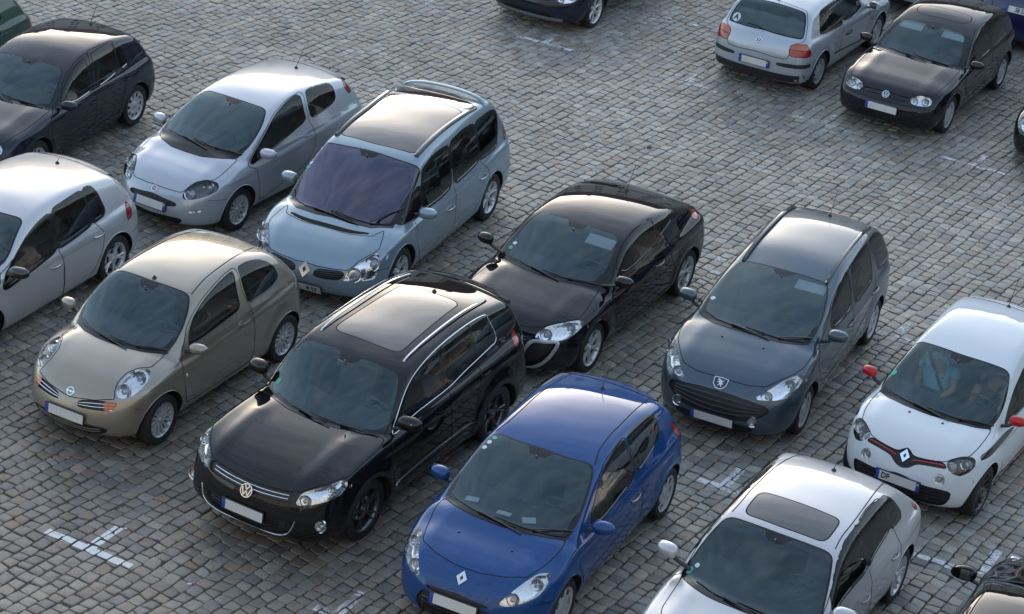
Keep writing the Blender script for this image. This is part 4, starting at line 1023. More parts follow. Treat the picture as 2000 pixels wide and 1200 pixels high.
# ============================================================ the square
GA = R(58.5); GE = np.array([math.cos(GA), math.sin(GA)]); GN = np.array([-math.sin(GA), math.cos(GA)])
def stone_mat():
    m, nt, out = node_mat('granite_setts')
    at = N(nt, 'ShaderNodeAttribute', attribute_name='sett'); sp = N(nt, 'ShaderNodeSeparateColor'); nt.links.new(at.outputs['Color'], sp.inputs[0])
    ra = N(nt, 'ShaderNodeValToRGB'); ra.color_ramp.interpolation = 'LINEAR'
    cols = [(0, (0.158, 0.160, 0.159)), (.16, (0.210, 0.212, 0.200)), (.36, (0.257, 0.246, 0.211)), (.50, (0.230, 0.228, 0.208)), (.66, (0.281, 0.267, 0.225)), (.80, (0.222, 0.194, 0.159)), (.89, (0.233, 0.206, 0.176)), (.96, (0.246, 0.196, 0.148)), (1, (0.173, 0.175, 0.174))]
    el = ra.color_ramp.elements
    while len(el) < len(cols): el.new(.5)
    for e, (p, c) in zip(el, cols): e.position = p; e.color = (*c, 1)
    nt.links.new(sp.outputs[0], ra.inputs[0])
    tc = N(nt, 'ShaderNodeTexCoord')
    n1 = N(nt, 'ShaderNodeTexNoise', Scale=38.0, Detail=9.0, Roughness=.72); n2 = N(nt, 'ShaderNodeTexNoise', Scale=.42, Detail=5.0, Roughness=.6); n3 = N(nt, 'ShaderNodeTexNoise', Scale=9.0, Detail=4.0)
    vo = N(nt, 'ShaderNodeTexVoronoi', Scale=30.0)
    for n in (n1, n2, n3, vo): nt.links.new(tc.outputs['Object'], n.inputs['Vector'])
    def mr(src, a, b, c, d):
        r = N(nt, 'ShaderNodeMapRange'); r.inputs[1].default_value = a; r.inputs[2].default_value = b; r.inputs[3].default_value = c; r.inputs[4].default_value = d; nt.links.new(src, r.inputs[0]); return r.outputs[0]
    def mul(a, b, typ='MULTIPLY', f=1):
        x = N(nt, 'ShaderNodeMixRGB'); x.blend_type = typ; x.inputs[0].default_value = f; nt.links.new(a, x.inputs[1]); nt.links.new(b, x.inputs[2]); return x.outputs[0]
    c = mul(ra.outputs[0], mr(n1.outputs[0], .3, .72, .72, 1.30))
    c = mul(c, mr(n2.outputs[0], .3, .7, .74, 1.26)); c = mul(c, mr(sp.outputs[1], 0, 1, .78, 1.22)); c = mul(c, mr(n3.outputs[0], .3, .7, .86, 1.14))
    # shade over the near left of the square, painted into the stone colour
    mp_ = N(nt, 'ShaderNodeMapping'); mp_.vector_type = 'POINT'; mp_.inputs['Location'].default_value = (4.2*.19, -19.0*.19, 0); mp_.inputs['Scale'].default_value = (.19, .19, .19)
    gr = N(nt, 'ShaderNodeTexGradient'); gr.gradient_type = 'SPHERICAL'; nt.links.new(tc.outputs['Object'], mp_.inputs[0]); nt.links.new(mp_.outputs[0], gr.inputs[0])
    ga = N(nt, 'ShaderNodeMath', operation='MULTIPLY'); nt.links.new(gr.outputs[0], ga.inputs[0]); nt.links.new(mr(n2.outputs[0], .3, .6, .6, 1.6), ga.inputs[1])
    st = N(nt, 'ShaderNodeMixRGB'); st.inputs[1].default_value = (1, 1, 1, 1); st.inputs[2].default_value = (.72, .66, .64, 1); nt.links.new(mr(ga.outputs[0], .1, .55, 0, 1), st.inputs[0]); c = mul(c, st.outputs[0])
    # small dark pits
    pit = mr(vo.outputs[0], .10, .22, .25, 1.0); c = mul(c, pit, f=.7)
    # moss and dirt where stones dip towards the joints
    p = N(nt, 'ShaderNodeBsdfPrincipled', Roughness=.72); p.inputs['Specular IOR Level'].default_value = .6
    nt.links.new(c, p.inputs['Base Color']); nt.links.new(mr(n1.outputs[0], .3, .7, .38, .62), p.inputs['Roughness'])
    b1 = N(nt, 'ShaderNodeBump', Strength=.7, Distance=.006); nt.links.new(n1.outputs[0], b1.inputs['Height']); 
    b2 = N(nt, 'ShaderNodeBump', Strength=.45, Distance=.012); nt.links.new(n3.outputs[0], b2.inputs['Height']); nt.links.new(b1.outputs[0], b2.inputs['Normal']); nt.links.new(b2.outputs[0], p.inputs['Normal'])
    nt.links.new(p.outputs[0], out.inputs[0]); return m
def joint_mat():
    m, nt, out = node_mat('joint_sand')
    tc = N(nt, 'ShaderNodeTexCoord'); n1 = N(nt, 'ShaderNodeTexNoise', Scale=.55, Detail=6.0, Roughness=.7); n2 = N(nt, 'ShaderNodeTexNoise', Scale=22.0, Detail=5.0)
    nt.links.new(tc.outputs['Object'], n1.inputs['Vector']); nt.links.new(tc.outputs['Object'], n2.inputs['Vector'])
    r = N(nt, 'ShaderNodeMapRange'); r.inputs[1].default_value = .46; r.inputs[2].default_value = .58; nt.links.new(n1.outputs[0], r.inputs[0])
    a = N(nt, 'ShaderNodeMixRGB'); a.inputs[1].default_value = (.020, .019, .017, 1); a.inputs[2].default_value = (.06, .055, .047, 1); nt.links.new(n2.outputs[0], a.inputs[0])
    n4 = N(nt, 'ShaderNodeTexNoise', Scale=.30, Detail=4.0, Roughness=.6); nt.links.new(tc.outputs['Object'], n4.inputs['Vector'])
    r4 = N(nt, 'ShaderNodeMapRange'); r4.inputs[1].default_value = .47; r4.inputs[2].default_value = .62; nt.links.new(n4.outputs[0], r4.inputs[0])
    a0 = a; a = N(nt, 'ShaderNodeMixRGB'); a.inputs[2].default_value = (.10, .092, .078, 1); nt.links.new(a0.outputs[0], a.inputs[1]); nt.links.new(r4.outputs[0], a.inputs[0])
    g = N(nt, 'ShaderNodeMixRGB'); g.inputs[2].default_value = (.050, .085, .018, 1); nt.links.new(a.outputs[0], g.inputs[1])
    mm = N(nt, 'ShaderNodeMath', operation='MULTIPLY'); nt.links.new(r.outputs[0], mm.inputs[0]); nt.links.new(n2.outputs[0], mm.inputs[1]); nt.links.new(mm.outputs[0], g.inputs[0])
    p = N(nt, 'ShaderNodeBsdfPrincipled', Roughness=.95); nt.links.new(g.outputs[0], p.inputs['Base Color'])
    bp = N(nt, 'ShaderNodeBump', Strength=.6, Distance=.01); nt.links.new(n2.outputs[0], bp.inputs['Height']); nt.links.new(bp.outputs[0], p.inputs['Normal'])
    nt.links.new(p.outputs[0], out.inputs[0]); return m
def far_mat():
    """the same paving further off, where single setts are no longer modelled"""
    m, nt, out = node_mat('far_setts')
    tc = N(nt, 'ShaderNodeTexCoord'); mp = N(nt, 'ShaderNodeMapping'); mp.inputs['Rotation'].default_value = (0, 0, -GA)
    bt = N(nt, 'ShaderNodeTexBrick', Scale=1.0); bt.inputs['Brick Width'].default_value = .18; bt.inputs['Row Height'].default_value = .16; bt.inputs['Mortar Size'].default_value = .012
    bt.inputs['Color1'].default_value = (.16, .16, .16, 1); bt.inputs['Color2'].default_value = (.22, .21, .20, 1); bt.inputs['Mortar'].default_value = (.04, .038, .03, 1)
    nt.links.new(tc.outputs['Object'], mp.inputs[0]); nt.links.new(mp.outputs[0], bt.inputs['Vector'])
    p = N(nt, 'ShaderNodeBsdfPrincipled', Roughness=.8); nt.links.new(bt.outputs[0], p.inputs['Base Color']); nt.links.new(p.outputs[0], out.inputs[0]); return m
def paving():
    rg = np.random.default_rng(7)
    X0, X1, Y0, Y1 = -13.5, 14.0, 14.5, 46.0
    cs = np.array([(x, y) for x in (X0, X1) for y in (Y0, Y1)]); u = cs@GE; v = cs@GN
    pitch = .158; rows = int((v.max()-v.min())/pitch)+1
    corners = []; 
    # wavy row lines
    def rowline(k, s): return v.min()+k*pitch+.018*np.sin(s*.9+k*.13)+.012*np.sin(s*2.3+k*.31+1)+.006*np.sin(s*5.1+k*.77)
    for k in range(rows):
        s = u.min()+rg.uniform(0, .2); n = int((u.max()-u.min())/.135)+4
        ln = np.clip(rg.normal(.154, .024, n), .10, .225); e = s+np.r_[0, np.cumsum(ln)]; e = e[e < u.max()+.2]
        a, b = e[:-1], e[1:]; sl = rg.normal(0, .008, len(e))
        c = np.stack([np.stack([a+sl[:-1], rowline(k, a)], 1), np.stack([b+sl[1:], rowline(k, b)], 1), np.stack([b-sl[1:], rowline(k+1, b)], 1), np.stack([a-sl[:-1], rowline(k+1, a)], 1)], 1)
        corners.append(c)
    C = np.concatenate(corners); cen = C.mean(1); wc = cen[:, :1]*GE+cen[:, 1:]*GN
    k = (wc[:, 0] > X0) & (wc[:, 0] < X1) & (wc[:, 1] > Y0) & (wc[:, 1] < Y1); C = C[k]; cen = cen[k]; n = len(C)
    C = C+rg.normal(0, .0055, C.shape)
    gap = rg.uniform(.0045, .0085, (n, 1, 1))
    d = C-cen[:, None]; C = cen[:, None]+d*(1-gap/np.linalg.norm(d, axis=2, keepdims=True)*1.45)
    # octagon with uneven corner cuts
    nx = np.roll(C, -1, 1); pv = np.roll(C, 1, 1); cut = rg.uniform(.03, .11, (n, 4, 1))*rg.uniform(.5, 1.6, (n, 1, 1))
    p1 = C+(pv-C)*cut; p2 = C+(nx-C)*cut
    mid = (C+nx)/2; md = mid-cen[:, None]; mid = mid+md*rg.uniform(-.03, .05, (n, 4, 1))
    O = np.stack([p1, C-(C-cen[:, None])*.035*1.0, p2, mid], 2).reshape(n, 16, 2)[:, [0, 2, 3, 4, 6, 7, 8, 10, 11, 12, 14, 15]]
    K = 12
    tilt = rg.normal(0, .016, (n, 2)); h = rg.normal(0, .0035, n)
    rings = []
    for sc, z in ((1.01, -.035), (1.0, -.008), (.965, -.002), (.82, .0)):
        q = cen[:, None]+(O-cen[:, None])*sc; zz = z+h[:, None]+((q-cen[:, None])*tilt[:, None]).sum(-1)*(0 if z < -.03 else 1)+(rg.normal(0, .0012, (n, K)) if z > -.02 else 0)
        rings.append(np.concatenate([q[..., :1]*GE+q[..., 1:]*GN, zz[..., None]], 2))
    ct = np.concatenate([cen[:, :1]*GE+cen[:, 1:]*GN, (h+.0015)[:, None]], 1)[:, None]
    V = np.concatenate(rings+[ct], 1); nvp = V.shape[1]
    F = []; 
    for r in range(3):
        for j in range(K): jj = (j+1) % K; F.append((r*K+j, r*K+jj, (r+1)*K+jj, (r+1)*K+j))
    T = [(3*K+j, 3*K+(j+1) % K, 4*K) for j in range(K)]
    F = np.array(F); T = np.array(T); base = np.arange(n)[:, None, None]*nvp
    quads = (F[None]+base).reshape(-1, 4); tris = (T[None]+base).reshape(-1, 3)
    me = bpy.data.meshes.new('cobblestones'); me.vertices.add(n*nvp); me.vertices.foreach_set('co', V.reshape(-1).astype(np.float32))
    me.loops.add(len(quads)*4+len(tris)*3); me.polygons.add(len(quads)+len(tris))
    me.loops.foreach_set('vertex_index', np.r_[quads.reshape(-1), tris.reshape(-1)].astype(np.int32))
    me.polygons.foreach_set('loop_start', np.r_[np.arange(len(quads))*4, len(quads)*4+np.arange(len(tris))*3].astype(np.int32))
    me.polygons.foreach_set('use_smooth', np.ones(len(quads)+len(tris), bool)); me.update(calc_edges=True)
    at = me.color_attributes.new('sett', 'FLOAT_COLOR', 'POINT'); rv = rg.random((n, 2)); cc = np.ones((n, nvp, 4), np.float32); cc[..., 0] = rv[:, :1]; cc[..., 1] = rv[:, 1:]
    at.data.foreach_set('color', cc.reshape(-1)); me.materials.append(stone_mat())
    o = bpy.data.objects.new('cobblestones', me); COL.objects.link(o); o['kind'] = 'structure'
    s = mesh_obj('ground', [(X0-1, Y0-1, -.013), (X1+1, Y0-1, -.013), (X1+1, Y1+1, -.013), (X0-1, Y1+1, -.013)], [(0, 1, 2, 3)], joint_mat()); s['kind'] = 'structure'
    B = 700; e0, e1, e2, e3 = X0+.05, X1-.05, Y0+.05, Y1-.05
    V = [(-B, -B, -.006), (B, -B, -.006), (B, B, -.006), (-B, B, -.006), (e0, e2, -.006), (e1, e2, -.006), (e1, e3, -.006), (e0, e3, -.006)]
    s = mesh_obj('square_paving', V, [(0, 1, 5, 4), (1, 2, 6, 5), (2, 3, 7, 6), (3, 0, 4, 7)], far_mat(), smooth=False); s['kind'] = 'structure'
    top = rings[2]; return top, wc[k]
def clip_poly(P, a, b):
    """keep the part of polygon P left of line a->b (2D, z carried)"""
    out = []; n = len(P); d = (b[0]-a[0], b[1]-a[1])
    s = [d[0]*(p[1]-a[1])-d[1]*(p[0]-a[0]) for p in P]
    for i in range(n):
        j = (i+1) % n
        if s[i] >= 0: out.append(P[i])
        if s[i]*s[j] < 0: t = s[i]/(s[i]-s[j]); out.append(tuple(x+(y-x)*t for x, y in zip(P[i], P[j])))
    return out
def mark_mat():
    m, nt, out = node_mat('worn_road_paint')
    tc = N(nt, 'ShaderNodeTexCoord'); n1 = N(nt, 'ShaderNodeTexNoise', Scale=26.0, Detail=8.0, Roughness=.75); n2 = N(nt, 'ShaderNodeTexNoise', Scale=5.0, Detail=3.0)
    nt.links.new(tc.outputs['Object'], n1.inputs['Vector']); nt.links.new(tc.outputs['Object'], n2.inputs['Vector'])
    at = N(nt, 'ShaderNodeObjectInfo'); ad = N(nt, 'ShaderNodeMath', operation='ADD'); nt.links.new(n1.outputs[0], ad.inputs[0]); nt.links.new(n2.outputs[0], ad.inputs[1])
    sb = N(nt, 'ShaderNodeMath', operation='ADD'); nt.links.new(ad.outputs[0], sb.inputs[0]); nt.links.new(at.outputs['Alpha'], sb.inputs[1])
    r = N(nt, 'ShaderNodeMapRange'); r.inputs[1].default_value = 1.45; r.inputs[2].default_value = 1.75; nt.links.new(sb.outputs[0], r.inputs[0])
    p = N(nt, 'ShaderNodeBsdfPrincipled', Roughness=.6); p.inputs['Base Color'].default_value = (.62, .62, .64, 1)
    t = N(nt, 'ShaderNodeBsdfTransparent'); mx = N(nt, 'ShaderNodeMixShader'); nt.links.new(r.outputs[0], mx.inputs[0]); nt.links.new(t.outputs[0], mx.inputs[1]); nt.links.new(p.outputs[0], mx.inputs[2])
    nt.links.new(mx.outputs[0], out.inputs[0]); return m
def marking(top, cen, rects, keep, mm):
    """rects: (centre x, y, angle deg, length, width); keep 0..1 = how much paint is left"""
    V = []; F = []
    for (cx, cy, an, l, w_) in rects:
        e = np.array([math.cos(R(an)), math.sin(R(an))]); n = np.array([-e[1], e[0]]); c = np.array([cx, cy])
        q = [c-e*l/2-n*w_/2, c+e*l/2-n*w_/2, c+e*l/2+n*w_/2, c-e*l/2+n*w_/2]
        near = np.where(np.hypot(*(cen-c).T) < l/2+.3)[0]
        for i in near:
            P = [tuple(p) for p in top[i]]
            for a, b in zip(q, q[1:]+q[:1]):
                P = clip_poly(P, a, b)
                if len(P) < 3: break
            if len(P) >= 3:
                k = len(V); V += [(x, y, z+.005) for x, y, z in P]; F.append(tuple(range(k, k+len(P))))
    o = mesh_obj('parking_marking', V, F, mm, smooth=False); o['kind'] = 'structure'; o.color = (1, 1, 1, keep)
    return o

# ============================================================ buildings round the square (outside the picture, mirrored in the paint)
def building(name, x0, x1, y, depth, h, roof_h, face, col, label, floors=4):
    """face = +1: the front looks towards +y, -1: towards -y"""
    root = bpy.data.objects.new(name, None); COL.objects.link(root); root.location = ((x0+x1)/2, y, 0); root['label'] = label; root['category'] = 'building'
    hw = (x1-x0)/2; dy = -depth*face
    wall = MB(); nwin = max(2, int((x1-x0)/3.2)); bay = (x1-x0)/nwin; fh = h/floors; ww, wh = 1.15, 1.9
    F0 = lambda x, z: (x, 0, z)
    V = []; Fq = []
    def quad(a, b, c, d):
        k = len(V); V.extend([a, b, c, d]); Fq.append((k, k+1, k+2, k+3) if face < 0 else (k+3, k+2, k+1, k))
    win = []
    for i in range(nwin):
        bx0 = -hw+i*bay; bx1 = bx0+bay; a, b = (bx0+bx1-ww)/2, (bx0+bx1+ww)/2
        quad(F0(bx0, 0), F0(a, 0), F0(a, h), F0(bx0, h)); quad(F0(b, 0), F0(bx1, 0), F0(bx1, h), F0(b, h))
        zs = [0]
        for f in range(floors):
            z0 = f*fh+.9; z1 = z0+wh; quad(F0(a, zs[-1]), F0(b, zs[-1]), F0(b, z0), F0(a, z0)); zs.append(z1); win.append((a, b, z0, z1))
        quad(F0(a, zs[-1]), F0(b, zs[-1]), F0(b, h), F0(a, h))
    rd = .22*-face*-1*(-1)
    for a, b, z0, z1 in win:
        r_ = -.22*face
        quad((a, 0, z0), (b, 0, z0), (b, r_, z0), (a, r_, z0)); quad((a, r_, z1), (b, r_, z1), (b, 0, z1), (a, 0, z1)); quad((a, 0, z0), (a, r_, z0), (a, r_, z1), (a, 0, z1)); quad((b, r_, z0), (b, 0, z0), (b, 0, z1), (b, r_, z1))
    k = len(V); V += [(-hw, 0, 0), (-hw, dy, 0), (-hw, dy, h), (-hw, 0, h), (hw, 0, 0), (hw, dy, 0), (hw, dy, h), (hw, 0, h)]
    Fq += [(k, k+1, k+2, k+3), (k+4, k+7, k+6, k+5), (k+1, k+5, k+6, k+2)]
    mesh_obj('wall', V, Fq, simple('render_'+name+str(int(x0)), col, .9, var=.12, vscale=.6), root, smooth=False)
    rf = MB(); e = .4; V = [(-hw-e, e*face, h), (hw+e, e*face, h), (hw+e, dy-e*face, h), (-hw-e, dy-e*face, h), (-hw+1.5, dy/2, h+roof_h), (hw-1.5, dy/2, h+roof_h)]
    rf.add(V, [(0, 1, 5, 4), (2, 3, 4, 5), (1, 2, 5), (3, 0, 4), (0, 3, 2, 1)]); ro = rf.build('roof', simple('roof_tiles', (.10, .055, .04), .85, var=.25, vscale=2), root, smooth=False)
    for cx in np.linspace(-hw+3, hw-3, 3): 
        c_ = MB(); c_.box((cx, dy/2-1.2*face*-1, h+roof_h*.9), (.9, .7, 1.9), 0, .03); c_.build('chimney', simple('chimney_brick', (.16, .10, .08), .9), ro)
    for a, b, z0, z1 in win:
        g = MB(); g.box(((a+b)/2, -.2*face, (z0+z1)/2), (ww, .04, wh), 0, 0); g.box(((a+b)/2, -.16*face, (z0+z1)/2), (.07, .05, wh), 1, 0); g.box(((a+b)/2, -.16*face, z0+wh*.62), (ww, .05, .06), 1, 0)
        g.build('window', [simple('pane_dark', (.03, .035, .04), .05, 0, 1), simple('window_white', (.6, .6, .58), .6)], root, smooth=False)
    return root
# ============================================================ people sitting in the white car
def skin_mesh(name, joints, edges, mat, sub=2):
    """joints: {key: (x, y, z, rx, ry)}; grown with a Skin modifier and baked"""
    keys = list(joints); me = bpy.data.meshes.new(name)
    me.from_pydata([joints[k][:3] for k in keys], [(keys.index(a), keys.index(b)) for a, b in edges], [])
    o = bpy.data.objects.new(name, me); COL.objects.link(o); md = o.modifiers.new('s', 'SKIN'); md.use_smooth_shade = True
    sv = me.skin_vertices[0].data if me.skin_vertices else None
    if sv is None:
        bpy.context.view_layer.objects.active = o; bm = __import__('bmesh').new(); bm.from_mesh(me); bm.verts.layers.skin.verify(); bm.to_mesh(me); bm.free(); sv = me.skin_vertices[0].data
    for i, k in enumerate(keys): sv[i].radius = (joints[k][3], joints[k][4]); sv[i].use_root = (i == 0)
    m2 = o.modifiers.new('u', 'SUBSURF'); m2.levels = m2.render_levels = sub
    dg = bpy.context.evaluated_depsgraph_get(); e = o.evaluated_get(dg); nm = bpy.data.meshes.new_from_object(e)
    bpy.data.objects.remove(o); nm.materials.clear(); nm.materials.append(mat); nm.polygons.foreach_set('use_smooth', np.ones(len(nm.polygons), bool))
    r = bpy.data.objects.new(name, nm); COL.objects.link(r); return r
def seated_person(label, loc, h, x, y, z, shirt, hands, turn=0):
    """x, y, z: hip point in the car; hands: [(x, y, z) for left (+y) and right]"""
    sk = simple('skin', (.42, .24, .17), .5, var=.08)
    J = {}; E = []
    def j(k, p, r, r2=None): J[k] = (x+p[0], y+p[1], z+p[2], r, r2 or r)
    j('hip', (0, 0, .02), .15, .12); j('belly', (-.06, 0, .16), .14, .11); j('chest', (-.13, 0, .34), .16, .12); j('neckb', (-.17, 0, .47), .065); j('neck', (-.165, 0, .54), .055); j('jaw', (-.135, turn*.01, .61), .072, .066); j('head', (-.15, turn*.01, .69), .085, .088); j('crown', (-.16, turn*.01, .75), .065)
    E += [('hip', 'belly'), ('belly', 'chest'), ('chest', 'neckb'), ('neckb', 'neck'), ('neck', 'jaw'), ('jaw', 'head'), ('head', 'crown')]
    for s, hd in ((1, hands[0]), (-1, hands[1])):
        n = 'L' if s > 0 else 'R'; H = np.array(hd)-[x, y, z]
        j('sh'+n, (-.15, .185*s, .42), .062); El = np.array([-.02, .25*s, .17])*.5+(H+np.array([-.15, .185*s, .42]))*.25+np.array([0, .02*s, -.05]); El[2] -= .02
        j('el'+n, tuple(El), .042); d = H-El; d = d/np.linalg.norm(d); j('wr'+n, tuple(H-d*.09), .027, .022); j('pa'+n, tuple(H-d*.03), .034, .016)
        E += [('chest', 'sh'+n), ('sh'+n, 'el'+n), ('el'+n, 'wr'+n), ('wr'+n, 'pa'+n)]
        sd = np.cross(d, [0, 0, 1]); sd /= np.linalg.norm(sd)
        for q, (o_, ln) in enumerate(((-.026, .062), (-.009, .075), (.009, .07), (.026, .055))):
            a = H+sd*o_; j('f%d%s' % (q, n), tuple(a+d*.015), .009); j('g%d%s' % (q, n), tuple(a+d*ln*.6+[0, 0, -.012]), .0085); j('h%d%s' % (q, n), tuple(a+d*ln*.8+[0, 0, -.034]), .007)
            E += [('pa'+n, 'f%d%s' % (q, n)), ('f%d%s' % (q, n), 'g%d%s' % (q, n)), ('g%d%s' % (q, n), 'h%d%s' % (q, n))]
        t = H-d*.03-sd*.03*s; j('t'+n, tuple(t), .011); j('u'+n, tuple(t+d*.035-sd*.018*s+[0, 0, -.01]), .009); E += [('pa'+n, 't'+n), ('t'+n, 'u'+n)]
        j('th'+n, (.05, .10*s, .0), .09); j('kn'+n, (.42, .13*s, .06), .062); j('an'+n, (.62, .12*s, -.22), .042); j('to'+n, (.76, .12*s, -.26), .035)
        E += [('hip', 'th'+n), ('th'+n, 'kn'+n), ('kn'+n, 'an'+n), ('an'+n, 'to'+n)]
    body = skin_mesh('person', J, E, sk); body['label'] = label; body['category'] = 'person'
    g = 1.13
    T = {k: (*v[:3], v[3]*g+.004, v[4]*g+.004) for k, v in J.items()}
    ks = ['hip', 'belly', 'chest', 'neckb']+[a+n for n in 'LR' for a in ('sh', 'um')]
    for n in 'LR':
        a, b = np.array(T['sh'+n][:3]), np.array(T['el'+n][:3]); T['um'+n] = (*(a+(b-a)*.62), .062, .062)
    T['neckb'] = (*T['neckb'][:3], .075, .07)
    sh = skin_mesh('shirt', {k: T[k] for k in ks}, [('hip', 'belly'), ('belly', 'chest'), ('chest', 'neckb')]+[(a, b+n) for n in 'LR' for a, b in (('chest', 'sh'),)]+[('shL', 'umL'), ('shR', 'umR')], shirt); sh.parent = body
    tk = ['hip']+[a+n for n in 'LR' for a in ('th', 'kn', 'an')]
    tr_ = skin_mesh('trousers', {k: T[k] for k in tk}, [e for e in E if e[0] in tk and e[1] in tk], simple('denim_dark', (.03, .035, .05), .9)); tr_.parent = body
    hx, hy, hz = J['head'][:3]; hair = MB(); V = []; F = []; n1, n2 = 14, 8
    for i in range(n2+1):
        ph = math.pi*.62*i/n2
        for k in range(n1):
            th = 2*math.pi*k/n1; fr = .72 if math.cos(th) > .3 else 1.0; p_ = ph*fr
            V.append((hx-.012+.102*math.sin(p_)*math.cos(th), hy+.092*math.sin(p_)*math.sin(th), hz+.012+.108*math.cos(p_)))
    for i in range(n2):
        for k in range(n1): q = (k+1) % n1; F.append((i*n1+k, (i+1)*n1+k, (i+1)*n1+q, i*n1+q))
    hair.add(V, F); hair.build('hair', simple('hair_dark', (.02, .014, .01), .6), body)
    fc = MB(); fc.lathe([(.014, 0), (.010, .014), (.001, .022)], c=(hx+.082, hy, hz-.02), axis='x', n=10); fc.build('nose', sk, body)
    ey = MB(); ey.lathe([(.009, 0), (.006, .006), (.001, .007)], c=(hx+.078, hy+.03, hz+.008), axis='x', n=10); ey.build('eye', simple('eye_dark', (.02, .02, .02), .2), body)
    ey = MB(); ey.lathe([(.009, 0), (.006, .006), (.001, .007)], c=(hx+.078, hy-.03, hz+.008), axis='x', n=10); ey.build('eye', simple('eye_dark', (.02, .02, .02), .2), body)
    mo = MB(); mo.box((hx+.078, hy, hz-.055), (.008, .038, .007), 0, .003); mo.build('mouth', simple('lips', (.30, .10, .09), .5), body)
    # seat belt
    c_ = J['chest']; s_ = -1 if y < 0 else 1
    bt = MB(); P = [(x-.16, y+.20*s_, z+.50), (x-.035, y+.10*s_, z+.42), (x+.0, y+.02*s_, z+.32), (x+.06, y-.08*s_, z+.20), (x+.07, y-.16*s_, z+.08)]
    bt.tube(resample(np.array(P), .03), .024, .003, n=6, up=(1, 0, .4)); bt.build('seat_belt', simple('belt_black', (.01, .01, .012), .6), body)
    body.location = (loc[0], loc[1], 0); body.rotation_euler = (0, 0, h)
    return body
TOPS, CENS = paving()
MM = mark_mat()
def T_mark(x, y, keep, bar=1.1, stem=.46, off=0, sw=.115, full=(1, 1)):
    e = np.array([math.cos(R(-27)), math.sin(R(-27))]); n = np.array([math.cos(R(63)), math.sin(R(63))]); c = np.array([x, y])
    rc = [(x, y, -27, bar, .105)]; s = c+e*off+n*(stem/2+.05); rc.append((s[0], s[1], 63, stem, sw)); marking(TOPS, CENS, rc, keep, MM)
T_mark(-4.13, 19.35, 0.95)
T_mark(0.11, 35.58, 0.7)
T_mark(2.48, 34.33, 0.62)
T_mark(4.65, 33.12, 0.54)
T_mark(6.89, 31.98, 0.6)
T_mark(2.57, 21.77, 0.68, bar=0.62)
T_mark(4.97, 25.94, 0.6)
T_mark(2.58, 27.4, 0.58)
T_mark(4.89, 20.64, 0.7, bar=0.75, off=0.45, stem=0.6)
T_mark(-1.47, 18.59, 0.6, bar=0.5)
T_mark(-2.05, 36.93, 0.56)
T_mark(2.13, 37.27, 0.5, bar=0.5)

silver = paint('paint_silver', (.38, .40, .43), .55, .30)
light_silver = paint('paint_light_silver', (.47, .48, .50), .4, .30)
punto_silver = paint('paint_cool_silver', (.40, .435, .49), .4, .30)
beige = paint('paint_beige', (.295, .265, .215), .55, .27)
black = paint('paint_black', (.004, .004, .005), 0, .35, .012)
violet_black = paint('paint_violet_black', (.006, .0055, .010), .05, .35, .012)
anthracite = paint('paint_anthracite', (.008, .012, .024), .1, .33, .012)
iron = paint('paint_iron_grey', (.034, .064, .092), .4, .30)
sky_blue = paint('paint_pale_blue', (.21, .285, .345), .4, .30)
blue = paint('paint_blue', (.005, .052, .19), .15, .30)
navy = paint('paint_navy', (.006, .012, .07), .2, .3)
white = paint('paint_white', (.62, .66, .70), 0, .3)
green = paint('paint_green', (.006, .045, .030), .2, .3)
red_m = paint('paint_red', (.40, .008, .012), 0, .3)
pano = simple('panorama_glass', (.018, .016, .015), .05, 0, 1, crough=.02)
purple_glass = glass('coated_windscreen', (.25, .22, .28), (.72, .70, .93), 1.9, boost=1.5, film=.03)
def S(k, **o): d = dict(SPEC[k]); d.update(o); return d
POSE = {'micra': (-3.970, 22.976, -2.0320), 'tiguan': (-1.469, 21.612, -2.0716), 'clio': (0.552, 20.118, -2.0011), 'megane': (0.840, 25.768, -2.0461), 'p307': (3.314, 24.785, -1.9736), 'twingo': (5.338, 23.112, -2.0777), 'a3': (2.975, 19.070, -2.0470), 'punto': (-3.930, 28.677, -2.0710), 'espace': (-1.794, 27.396, -1.9471), 'golf4g': (-7.044, 29.587, -1.9434), 'golf6': (-6.423, 24.549, -2.0031), 'golf4s': (4.500, 36.176, 1.0854), 'golf4b': (6.429, 34.723, -2.0576)}
